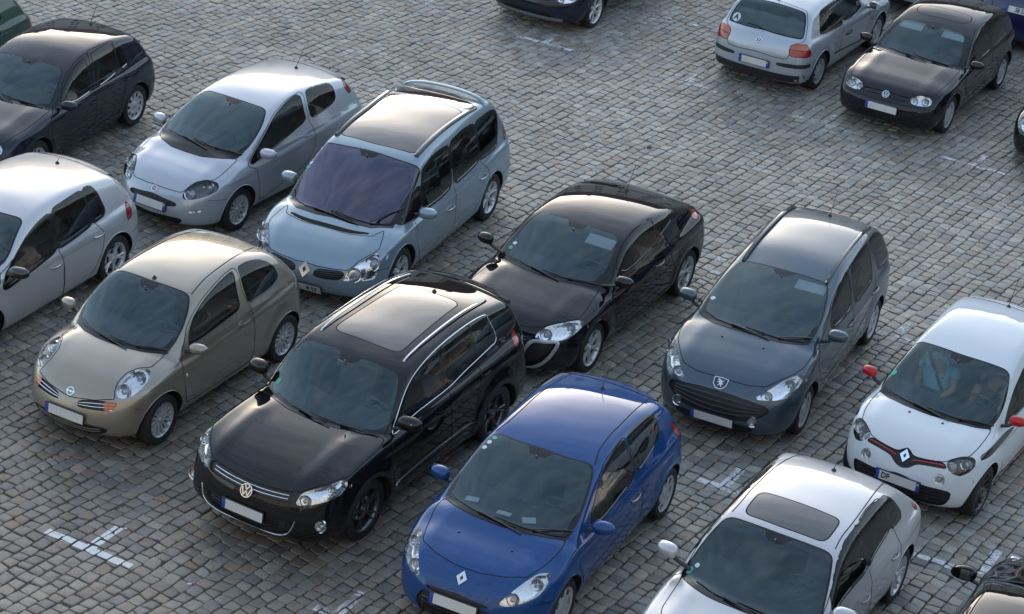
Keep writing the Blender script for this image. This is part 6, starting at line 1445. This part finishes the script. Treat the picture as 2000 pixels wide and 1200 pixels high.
  'c:rear_sunroof': [[-1.589,0.0,1.65],[-1.346,0.583,1.639],[-1.243,0.589,1.645],[-1.074,0.556,1.663],[-1.153,0.0,1.692]],
  'l:rail': [[0.473,0.585,1.549],[0.139,0.584,1.608],[-0.435,0.58,1.645],[-1.284,0.603,1.634]],
  's:tail_light': [[-1.973,0.741,1.278],[-2.023,0.772,1.111],[-1.924,0.827,1.001],[-1.864,0.819,1.036]],
  'p:handle': [[0.098,0.919,0.704],[-0.128,0.919,0.706]],
  'p:handle2': [[-0.952,0.916,0.762],[-1.159,0.923,0.781]],
  'p:badge': [[2.335,0.0,0.475]],
  'p:plate': [[2.31,0.0,0.219]]},
'golf4b': {
  'c:windscreen': [[0.122,0.0,1.304],[0.12,0.274,1.297],[0.114,0.547,1.271],[0.363,0.622,1.144],[0.572,0.679,1.002],[0.704,0.696,0.91],[0.817,0.495,0.921],[0.859,0.24,0.927],[0.857,0.0,0.93]],
  'c:hood': [[0.865,0.0,0.929],[0.874,0.246,0.925],[0.834,0.501,0.92],[0.72,0.731,0.897],[1.042,0.75,0.862],[1.422,0.741,0.812],[1.769,0.699,0.745],[1.856,0.521,0.749],[1.911,0.416,0.715],[1.945,0.382,0.684],[1.955,0.173,0.688],[1.941,0.0,0.703]],
  's:headlight': [[1.96,0.391,0.665],[1.918,0.42,0.708],[1.867,0.527,0.74],[1.818,0.654,0.734],[1.839,0.715,0.691],[1.88,0.722,0.639],[1.937,0.656,0.611],[1.987,0.518,0.607],[1.99,0.438,0.62]],
  'c:grille': [[1.943,0.0,0.701],[1.956,0.174,0.686],[1.946,0.391,0.681],[1.991,0.419,0.623],[2.008,0.205,0.622],[2.0,0.0,0.635]],
  's:front_window': [[0.418,0.779,0.985],[0.265,0.721,1.142],[-0.045,0.65,1.281],[-0.343,0.644,1.32],[-0.576,0.659,1.302],[-0.509,0.739,1.122],[-0.433,0.806,0.941],[0.065,0.812,0.92]],
  's:quarter_window': [[-0.728,0.652,1.314],[-1.131,0.64,1.313],[-1.345,0.699,1.187],[-1.351,0.779,0.983],[-0.953,0.798,0.959],[-0.546,0.808,0.937],[-0.615,0.74,1.12]],
  's:door': [[0.647,0.768,0.913],[0.39,0.721,1.097],[0.253,0.682,1.183],[-0.046,0.619,1.3],[-0.358,0.62,1.345],[-0.669,0.643,1.328],[-0.582,0.737,1.128],[-0.485,0.822,0.903],[-0.553,0.857,0.671],[-0.525,0.853,0.456],[0.444,0.839,0.354],[0.765,0.856,0.674]],
  'c:sunroof': [[-0.417,0.0,1.423],[-0.437,0.264,1.416],[-0.417,0.439,1.398],[-0.233,0.469,1.373],[-0.096,0.401,1.352],[-0.06,0.223,1.357],[-0.068,0.0,1.364]],
  'p:badge': [[1.977,0.0,0.663]],
  'p:plate': [[2.086,0.0,0.475]]},
'golf4s': {
  'c:rear_screen': [[-1.511,0.0,1.34],[-1.512,0.353,1.322],[-1.502,0.534,1.3],[-1.622,0.611,1.196],[-1.749,0.661,0.999],[-1.788,0.645,0.946],[-1.852,0.392,0.952],[-1.868,0.173,0.96],[-1.861,0.0,0.974]],
  'c:tailgate': [[-1.427,0.0,1.358],[-1.449,0.322,1.341],[-1.449,0.537,1.314],[-1.623,0.648,1.178],[-1.759,0.7,0.958],[-1.83,0.669,0.91],[-1.901,0.579,0.884],[-1.952,0.539,0.834],[-2.0,0.551,0.714],[-2.024,0.517,0.641],[-2.057,0.307,0.639],[-2.063,0.0,0.661]],
  's:tail_light': [[-1.98,0.531,0.785],[-1.94,0.53,0.855],[-1.892,0.588,0.89],[-1.793,0.752,0.899],[-1.775,0.816,0.802],[-1.73,0.832,0.698],[-1.878,0.78,0.691],[-1.988,0.604,0.698],[-2.002,0.554,0.702]],
  's:bumper_strip': [[-2.059,0.361,0.566],[-2.014,0.578,0.575],[-1.918,0.76,0.577],[-1.745,0.839,0.576],[-1.732,0.844,0.51],[-1.91,0.768,0.506],[-2.027,0.539,0.506],[-2.059,0.377,0.515]],
  's:quarter_window': [[-1.24,0.657,1.281],[-1.027,0.651,1.305],[-0.582,0.661,1.3],[-0.505,0.698,1.22],[-0.456,0.783,1.007],[-0.508,0.835,0.881],[-1.358,0.795,0.939],[-1.375,0.77,1.006]],
  'l:moulding': [[-0.739,0.856,0.477],[1.091,0.827,0.313]],
  'p:handle': [[-0.344,0.854,0.73],[-0.085,0.857,0.665]],
  'p:badge': [[-1.974,0.0,0.876]],
  'p:plate': [[-2.075,0.0,0.5]]},
'golf4g': {
  's:front_window': [[0.57,0.773,0.952],[0.457,0.721,1.061],[0.202,0.656,1.215],[-0.05,0.628,1.297],[-0.266,0.613,1.342],[-0.219,0.714,1.178],[-0.159,0.812,0.921],[0.273,0.818,0.895]],
  's:rear_window': [[-0.396,0.622,1.346],[-0.647,0.611,1.361],[-0.951,0.603,1.356],[-0.923,0.717,1.171],[-0.91,0.786,0.995],[-0.604,0.805,0.946],[-0.32,0.813,0.922],[-0.349,0.747,1.101]],
  's:quarter_window': [[-0.972,0.601,1.356],[-1.086,0.623,1.332],[-1.149,0.715,1.164],[-1.19,0.773,1.012],[-0.943,0.789,0.985],[-0.944,0.727,1.145]],
  's:door': [[0.889,0.837,0.834],[0.608,0.752,0.949],[0.458,0.687,1.074],[0.204,0.61,1.226],[-0.079,0.585,1.32],[-0.372,0.567,1.373],[-0.285,0.706,1.198],[-0.204,0.818,0.908],[-0.233,0.858,0.778],[-0.232,0.859,0.563],[-0.149,0.842,0.37],[0.734,0.82,0.266],[0.896,0.874,0.529]],
  's:rear_door': [[-0.372,0.567,1.373],[-0.686,0.585,1.376],[-1.016,0.585,1.36],[-1.019,0.727,1.143],[-0.992,0.793,0.971],[-1.015,0.851,0.824],[-0.911,0.871,0.578],[-0.834,0.85,0.356],[-0.149,0.842,0.37],[-0.232,0.859,0.563],[-0.233,0.858,0.778],[-0.204,0.818,0.908],[-0.285,0.706,1.198]],
  's:tail_light': [[-1.729,0.747,0.98],[-1.768,0.764,0.949],[-1.705,0.829,0.818],[-1.692,0.833,0.734],[-1.605,0.839,0.752],[-1.612,0.821,0.89]],
  'l:moulding': [[0.862,0.874,0.517],[0.09,0.859,0.554],[-0.878,0.868,0.566]],
  'p:handle': [[-0.058,0.855,0.75],[-0.215,0.858,0.774]],
  'p:handle2': [[-0.954,0.854,0.801],[-1.092,0.85,0.832]],
  'p:antenna': [[-1.555,0.0,1.348]]}}
def at(k): x, y, h = POSE[k]; return (x, y), h
FRONT4 = {k: v for k, v in TR['golf4b'].items() if k in ('c:windscreen', 'c:hood', 's:headlight', 'c:grille')}
REAR4 = {k: v for k, v in TR['golf4s'].items() if k in ('c:rear_screen', 'c:tailgate', 's:tail_light', 's:bumper_strip')}
def lb(z): return None

def ex_micra(root, b, sh, regs, ot, os_, orr, of):
    for s in (1, -1):
        p = os_(b.xf-.42, .70)*[1, s, 1]; g = b.grad(p*[1, s, 1])*[1, s, 1]; mb = MB(); mb.lathe([(.022, -.004), (.018, .008), (.001, .011)], axis='z', n=12, M=frame_on(p, g)); mb.build('side_repeater', [simple('repeater', (.6, .55, .45), .3, 0, 1)], root)
def ex_espace(root, b, sh, regs, ot, os_, orr, of):
    mb = MB(); pts = [ot(-1.62+.14*abs(y)**2, y)+[0, 0, .06-.05*abs(y/.64)**4] for y in np.linspace(-.64, .64, 21)]; mb.tube(pts, .045, .018, up=(0, 0, 1)); mb.build('roof_bar', [sky_blue], root)
def ex_rearspoiler(dx, w_, m_, drop=.0):
    def f(root, b, sh, regs, ot, os_, orr, of):
        mb = MB(); V = []; F = []
        ys = np.linspace(-w_, w_, 17)
        for y in ys:
            p = ot(b.xt+.04, y); q = (b.xt-dx+.10*y*y, y, p[2]-.045-drop-.05*y*y)
            V += [tuple(p+[0, 0, .004]), ((p[0]+q[0])/2, y, (p[2]+q[2])/2+.016), q, (q[0]+.02, y, q[2]-.03), (p[0]+.0, y, p[2]-.05)]
        for i in range(16):
            for j in range(4): a = i*5+j; F.append((a, a+5, a+6, a+1))
        F += [(0, 4, 3, 2, 1), tuple(16*5+k for k in range(5))]
        mb.add(V, F); mb.build('roof_spoiler', [m_], root)
    return f
def ex_tiguan(root, b, sh, regs, ot, os_, orr, of):
    ex_rearspoiler(.16, .60, black)(root, b, sh, regs, ot, os_, orr, of)
    mb = MB(); pts = [of(y, .33-.03*(abs(y)/.8)**2)+[.004, 0, 0] for y in np.linspace(-.62, .62, 23)]
    c = [of(y, z)+[.006, 0, 0] for y, z in ((-.60, .56), (-.55, .42), (-.46, .35), (-.3, .315), (0, .305), (.3, .315), (.46, .35), (.55, .42), (.60, .56))]
    mb.tube(resample(np.array(c), .03), .007, .007); mb.build('bumper_trim', [M_CHROME()], root)
def ex_punto(root, b, sh, regs, ot, os_, orr, of): ex_rearspoiler(.14, .52, punto_silver)(root, b, sh, regs, ot, os_, orr, of)
def ex_twingo(root, b, sh, regs, ot, os_, orr, of):
    ex_rearspoiler(.14, .52, white)(root, b, sh, regs, ot, os_, orr, of)
    if 'c:grille' in regs:
        rg = regs['c:grille']
        for s in (1, -1):
            q = rg.poly; us = np.linspace(.10, q[:, 0].max()-.03, 16); pts = []
            for u in us:
                vs = [a[1]+(c[1]-a[1])*(u-a[0])/(c[0]-a[0]) for a, c in zip(q, np.roll(q, -1, 0)) if (a[0]-u)*(c[0]-u) < 0]
                if len(vs) > 1: pts.append((u, max(vs)*.62+min(vs)*.38))
            P = rg.on(b, np.array(pts)); mb = MB(); mb.tube(P*[1, s, 1]+[.004, 0, 0], .008, .006); mb.build('grille_stripe', [simple('red_stripe', (.45, .01, .02), .3, 0, 1)], root)
def ex_clio(root, b, sh, regs, ot, os_, orr, of): ex_rearspoiler(.12, .52, blue)(root, b, sh, regs, ot, os_, orr, of)
def ex_sw(root, b, sh, regs, ot, os_, orr, of):
    mb = MB(); mb.box((b.xt-.03, 0, b.zt-.035), (.03, .36, .025), 0, .006); mb.build('brake_light', [M_RED()], root)
def ex_g4(root, b, sh, regs, ot, os_, orr, of):
    for z, w_ in ((.575, .78), (.40, .74)):
        P = np.array([of(y, z) for y in np.linspace(-w_, w_, 31)]); g = b.grad(P*[1, 1, 1]); g[:, 1] *= 1; mb = MB(); mb.tube(P+[.001, 0, 0], .004, .004, n=5, up=(0, 0, 1)); mb.build('bumper_joint', [M_GAP()], root)
    for s in (1, -1):
        q = np.array([ot(x, s*(.40+.16*(1.85-x))) for x in np.linspace(.95, 1.82, 14)]); mb = MB(); mb.tube(q, .006, .0035, n=6, up=(0, 0, 1)); mb.build('hood_crease', [violet_black], root)
def ex_g4s(root, b, sh, regs, ot, os_, orr, of):
    # lower valance in black, rear wiper, sticker on the screen
    mb = MB(); V = []; F = []; ys = np.linspace(-.80, .80, 25)
    for y in ys:
        for z in (.19, .26, .33, .385): p = orr(y, z); V.append(tuple(p+b.grad(p)*.006))
    for i in range(24):
        for j in range(3): a = i*4+j; F.append((a, a+1, a+5, a+4))
    mb.add(V, F); mb.build('rear_valance', [M_PLAST()], root)
    rs = regs['c:rear_screen']; P = rs.on(b, np.array([(0, rs.poly[:, 1].min()+.02), (.12, rs.poly[:, 1].min()+.05), (.30, rs.poly[:, 1].min()+.065)])); mb = MB(); mb.tube(P+[-.02, 0, .01], .012, .009); mb.build('rear_wiper', [M_PLAST()], root)
    p = rs.on(b, np.array([(rs.poly[:, 0].min()+.12 if rs.to2(np.array([[-1.7, .5, 1.]]))[0, 0] < 0 else rs.poly[:, 0].max()-.12, rs.poly[:, 1].min()+.12)])) [0]
    if p[1] < 0: p = p*[1, -1, 1]
    g = b.grad(p); M_ = frame_on(p+g*.003, g); mb = MB(); poly_prism(mb, M_, circ(.075), 0, .001); V, F = text_mesh('A', .13); put(mb, M_, [(x, y, z+.003) for x, y, z in V], F, 1)
    mb.build('sticker', [simple('sticker_white2', (.55, .62, .66), .4), M_TEXT()], root, smooth=False)

def litter(x, y, kind, col, label, s=.03):
    rg = random.Random(int(x*100)); mb = MB(); n = 9; V = [(s*(.6+.6*rg.random())*math.cos(2*math.pi*k/n)*1.3, s*(.5+.6*rg.random())*math.sin(2*math.pi*k/n), .012*rg.random()) for k in range(n)]+[(0, 0, .016)]
    mb.add(V, [(k, (k+1) % n, n) for k in range(n)]); o = mb.build(kind, simple(kind+'_m', col, .7, var=.2)); o.location = (x, y, .004); o['label'] = label; o['category'] = 'litter'
litter(-3.0, 18.89, 'paper_scrap', (0.7, 0.7, 0.68), 'tiny white paper scrap on the cobbles left of the black SUV', 0.022)
litter(-3.83, 19.78, 'paper_scrap', (0.7, 0.7, 0.68), 'tiny white scrap at the tip of the lower left bay marking', 0.016)
litter(1.84, 31.46, 'dead_leaf', (0.015, 0.012, 0.012), 'small black leaf on the open cobbles above the black coupe', 0.045)
litter(2.71, 37.16, 'paper_scrap', (0.7, 0.7, 0.68), 'white paper scrap left of the silver hatchback seen from behind', 0.05)
litter(2.28, 37.36, 'paper_scrap', (0.7, 0.7, 0.68), 'small white paper scrap by the faint bay marking at the top', 0.03)
# ---- the large cars
(l, h) = at('micra')
build_car('micra', S('micra'), TR['micra'], beige, l, h, 'beige rounded small hatchback with oval headlights, leftmost car of the front row', wheels=('thin', 14, .68, 'cap'), mirror=(.66, 1.03, .9), badge=('ring_bar', 1.757, .67), badge_r=.05,
    plate_t=(1.864, .44), bars={'grille': (2, M_CHROME(), .005), 'lower_grille': (2, beige, .006)}, antenna=(.27, .0), handle='body', trim_chrome=False, extra=ex_micra, seat=None)
(l, h) = at('tiguan')
build_car('tiguan', S('tiguan'), TR['tiguan'], black, l, h, 'black sport utility car with silver roof rails, beside the beige hatchback', band=.022, decals=[(.10, .10, .07, .07, 'green')], wheels=('twin', 5, .70, 'dark'), mirror=(.74, 1.20, 1.12), badge=('letters_ring', 2.20, .70, .012), badge_r=.075,
    plate_t=(2.28, .50), bars={'grille': (2, M_CHROME(), .007), 'lower_grille': (4, None, .006)}, rail=(M_CHROME(), .032, .012), antenna=(-1.20, .05), arch_trim=True, roof_dark=pano, extra=ex_tiguan, hl_dark=False,
    stickers=[], handle='body')
(l, h) = at('clio')
build_car('clio', S('clio'), TR['clio'], blue, l, h, 'bright blue three door hatchback with paper tickets on its dashboard', band=.018, decals=[(.06, .62, .06, .05, 'green'), (.05, .54, .05, .05, 'white'), (.05, .46, .05, .05, 'white')], wheels=('cap', 7, .70, 'cap'), mirror=(.66, 1.0, 1.0), badge=('diamond', 1.93, .735), badge_r=.062,
    plate_t=(2.07, .49), bars={'grille': (0, None, 0), 'lower_grille': (4, None, .006)}, antenna=(-1.21, .30), handle='chrome', extra=ex_clio, washers=[(1.42, .30)], dash_items=[(.86, -.45, .09, .14, .2), (.93, -.05, .07, .15, .1), (.90, .22, .11, .14, .5)])
(l, h) = at('megane')
build_car('megane', S('megane'), TR['megane'], violet_black, l, h, 'dark violet black coupe with silver edged bumper intakes, beside the slate grey estate', band=.018, decals=[(.06, .10, .06, .05, 'white'), (.05, .02, .06, .05, 'green')], wheels=('twin', 6, .72, 'silver'), mirror=(.82, 1.08, 1.0), badge=('diamond', 2.0, .745), badge_r=.06,
    plate_t=(2.16, .5), bars={'grille': (2, None, .006), 'lower_grille': (3, None, .006)}, antenna=(-1.1, .36), handle='chrome', visors=(.38,))
(l, h) = at('p307')
build_car('p307', S('p307'), TR['p307'], iron, l, h, 'slate grey estate car with black roof rails and a lion badge', band=.03, decals=[(.08, .08, .06, .06, 'white')], wheels=('cap', 8, .70, 'cap'), mirror=(.80, 1.09, 1.05), badge=('shield_lion', 2.15, .77), badge_r=.078,
    plate_t=(2.26, .36), bars={'grille': (4, simple('bar_grey', (.20, .21, .23), .3, .7), .004), 'lower_grille': (3, None, .006)}, rail=(M_GLOSSB(), .03, .024), antenna=(-1.60, .36), visors=(.38,), washers=[(1.45, .26)], extra=ex_sw)
(l, h) = at('twingo')
build_car('twingo', S('twingo'), TR['twingo'], white, l, h, 'white small hatchback with red door mirrors and people inside', band=.02, decals=[(.06, .12, .06, .08, 'green')], wheels=('twin', 8, .72, 'black'), mirror=(.74, 1.08, .84), mirror_col=red_m, badge=('diamond', 1.79, .76), badge_r=.062,
    plate_t=(1.81, .47, 'DP', -.145, 1), bars={'grille': (0, None, 0), 'lower_grille': (3, None, .005)}, antenna=(-1.2, .36), washers=[(1.22, .2)], extra=ex_twingo, seat=simple('seat_dark', (.02, .02, .022), .9), hl_dark=True)
seated_person('passenger in a light blue T-shirt sitting in the white small hatchback', *at('twingo'), -.05, -.36, .60, simple('shirt_cyan', (.22, .62, .70), .85, bump=.3), [(.22, -.22, .72), (.24, -.44, .70)])
seated_person('driver in dark clothes at the wheel of the white small hatchback', *at('twingo'), -.05, .36, .60, simple('shirt_black', (.03, .03, .04), .85), [(.38, .50, .93), (.38, .22, .93)])
(l, h) = at('a3')
build_car('a3', S('a3'), TR['a3'], light_silver, l, h, 'light silver hatchback with a dark glass sunroof, at the bottom edge', band=.026, decals=[(.06, .10, .05, .09, 'green'), (.10, .18, .05, .05, 'white')], wheels=('twin', 7, .7, 'silver'), mirror=(.78, 1.03, 1.05), plate_t=(2.07, .45),
    bars={'grille': (4, None, .006)}, antenna=(-1.1, .12), handle='body', roof_dark=simple('sunroof_tint', (.05, .047, .045), .08, .0, 1))
(l, h) = at('punto')
build_car('punto', S('punto'), TR['punto'], punto_silver, l, h, 'silver three door hatchback with a red round badge, behind the beige car', band=.014, decals=[(.05, .06, .05, .05, 'green')], wheels=('thin', 12, .68, 'cap'), mirror=(.70, 1.0, 1.0), badge=('round_red', 2.0, .65), badge_r=.045,
    plate_t=(2.06, .46, None, 0, 1), bars={'grille': (0, None, .0), 'lower_grille': (3, None, .005)}, antenna=(-1.17, .34), hl_dark=True, extra=ex_punto)
(l, h) = at('espace')
build_car('espace', S('espace'), TR['espace'], sky_blue, l, h, 'pale blue people carrier with a panoramic glass roof and violet windscreen', band=.035, decals=[(.06, .06, .07, .05, 'green'), (.05, .13, .05, .05, 'white')], wheels=('twin', 6, .68, 'silver'), mirror=(.92, 1.02, 1.05), badge=('diamond', 2.36, .53), badge_r=.085,
    plate_t=(2.35, .30, 'R 57', .13), bars={'grille': (4, None, .006), 'lower_grille': (2, None, .006)}, rail=(M_GLOSSB(), .012, .035), handle='chrome', glassm=purple_glass, roof_dark=pano, extra=ex_espace)
(l, h) = at('golf6')
build_car('golf6', S('golf6'), TR['golf6'], light_silver, l, h, 'light silver five door hatchback with black door mirrors, cut by the left edge', band=.042, wheels=('twin', 5, .70, 'silver'), mirror=(.70, .98, 1.05), mirror_col=M_GLOSSB(),
    plate_t=(2.1, .42), badge=('letters_ring', 2.05, .62), antenna=(-1.3, .1), handle='chrome', extra=ex_rearspoiler(.12, .55, light_silver))
(l, h) = at('golf4g')
d = dict(FRONT4); d.update({k: v for k, v in TR['golf4g'].items()}); d.update({k: v for k, v in REAR4.items() if k != 's:tail_light'}); d['s:tail_light'] = REAR4['s:tail_light']
build_car('golf4_rear', S('golf4'), d, anthracite, l, h, 'dark blue grey five door hatchback in the upper left', wheels=('cap', 10, .68, 'cap'), mirror=(.60, .97, .95), plate_t=(2.08, .47), badge=('letters_ring', 1.98, .66), antenna=(-1.38, .40), handle='body', trim_chrome=True)
(l, h) = at('golf4s')
d = dict(FRONT4); d.update(TR['golf4s']); d['s:front_window'] = TR['golf4b']['s:front_window']; d['s:door'] = TR['golf4b']['s:door']
build_car('golf4_rear', S('golf4'), d, punto_silver, l, h, 'silver hatchback seen from behind with a round letter A sticker on its rear window', wheels=('cap', 9, .68, 'cap'), mirror=(.60, .97, .95), mirror_col=None, plate_t=(-2.1, .50, None, 0, 1), badge=('letters_ring', -1.97, .82), badge_r=.055, antenna=(-1.38, .3), handle='black', extra=ex_g4s, lamp_split=.80)
(l, h) = at('golf4b')
d = dict(TR['golf4b']); d.update(REAR4)
build_car('golf4_rear', S('golf4'), d, violet_black, l, h, 'black three door hatchback facing the camera in the upper right', wheels=('cap', 9, .68, 'cap'), mirror=(.60, .99, .95), badge=('letters_ring', 1.98, .66), badge_r=.06, plate_t=(2.08, .47), antenna=None, visors=(-.36, .36), roof_dark=violet_black, bars={'grille': (2, None, .006)}, washers=[], handle='body', extra=ex_g4)
# ---- cars cut by the frame
def ex_lip(root, b, sh, regs, ot, os_, orr, of):
    mb = MB(); mb.tube(np.array([of(y, .27)+[.006, 0, 0] for y in np.linspace(-.62, .62, 21)]), .012, .03, n=8, up=(0, 0, 1)); mb.build('bumper_lip', [simple('lip_grey', (.09, .09, .11), .35)], root)
FM = {k: v for k, v in TR['megane'].items() if k[:2] != 'p:'}
G5 = dict(FRONT4); G5.update(TR['golf4g']); G5.update({k: v for k, v in REAR4.items()})
build_car('cut_top', S('golf6'), {k: v for k, v in TR['golf6'].items()}, anthracite, (0.737, 38.046), -2.042, 'black car with a long grey bumper lip, cut by the top edge of the picture', wheels=('twin', 6, .72, 'silver'), mirror=(.70, .98, 1.0), plate_t=None, band=.02, cell=.05, extra=ex_lip)
build_car('cut_right', S('a3'), {k: v for k, v in TR['a3'].items()}, black, (8.977, 33.579), -2.042, 'black car of which only a front corner and headlight enter at the right edge', wheels=('twin', 5, .7, 'silver'), mirror=(.78, 1.03, 1.0), plate_t=(2.07, .45), band=.02, cell=.05)
build_car('cut_blue', S('golf6'), {k: v for k, v in TR['golf6'].items()}, navy, (9.219, 39.104), 1.0996, 'dark blue car seen from behind in the upper right corner', wheels=('twin', 5, .7, 'silver'), mirror=(.70, .98, 1.0), plate_t=(-2.1, .78, 'SB 27'), band=.02, cell=.05)
build_car('cut_silver', S('golf6'), {k: v for k, v in TR['golf6'].items()}, silver, (7.539, 40.364), -2.042, 'silver car behind the two upper right hatchbacks, only its bumper showing', wheels=('twin', 5, .7, 'silver'), mirror=(.70, .98, 1.0), plate_t=None, band=.02, cell=.05)
build_car('golf4_rear', S('golf4'), G5, green, (-9.258, 30.91), -2.0246, 'dark green car of which only the rear corner shows in the upper left corner', wheels=('cap', 9, .68, 'cap'), mirror=(.60, .97, .95), cell=.05)
build_car('cut_bottom', S('a3'), {k: v for k, v in TR['a3'].items() if k != 'c:sunroof'}, black, (5.278, 17.873), 1.0996, 'black car facing away at the bottom right corner, its mirror glass showing', wheels=('twin', 5, .7, 'silver'), mirror=(.70, 1.0, 1.1), band=.02, antenna=(-1.2, .3))


# ---- buildings that close the square, outside the picture
NOBLD = globals().get('NOBLD', False)
building('town_house', -70, -22, 82, 14, 15, 5, -1, (.42, .36, .28), 'ochre town house row closing the far left of the square')
building('town_house', -21.9, 24, 82, 14, 13.5, 6.5, -1, (.48, .45, .40), 'cream town house row closing the far middle of the square')
building('town_house', 24.1, 75, 82, 14, 16, 5, -1, (.36, .30, .26), 'brown town house row closing the far right of the square')
building('town_house', -45, 45, -3, 12, 17, 4, 1, (.25, .24, .22), 'grey town hall front behind the viewpoint')
b_ = building('town_house', -60, 60, 0, 12, 9, 4, -1, (.30, .27, .24), 'low brown terrace along the right side of the square')
b_.location = (58, 45, 0); b_.rotation_euler = (0, 0, R(-90))

SC.cycles.max_bounces = 8; SC.cycles.transparent_max_bounces = 12
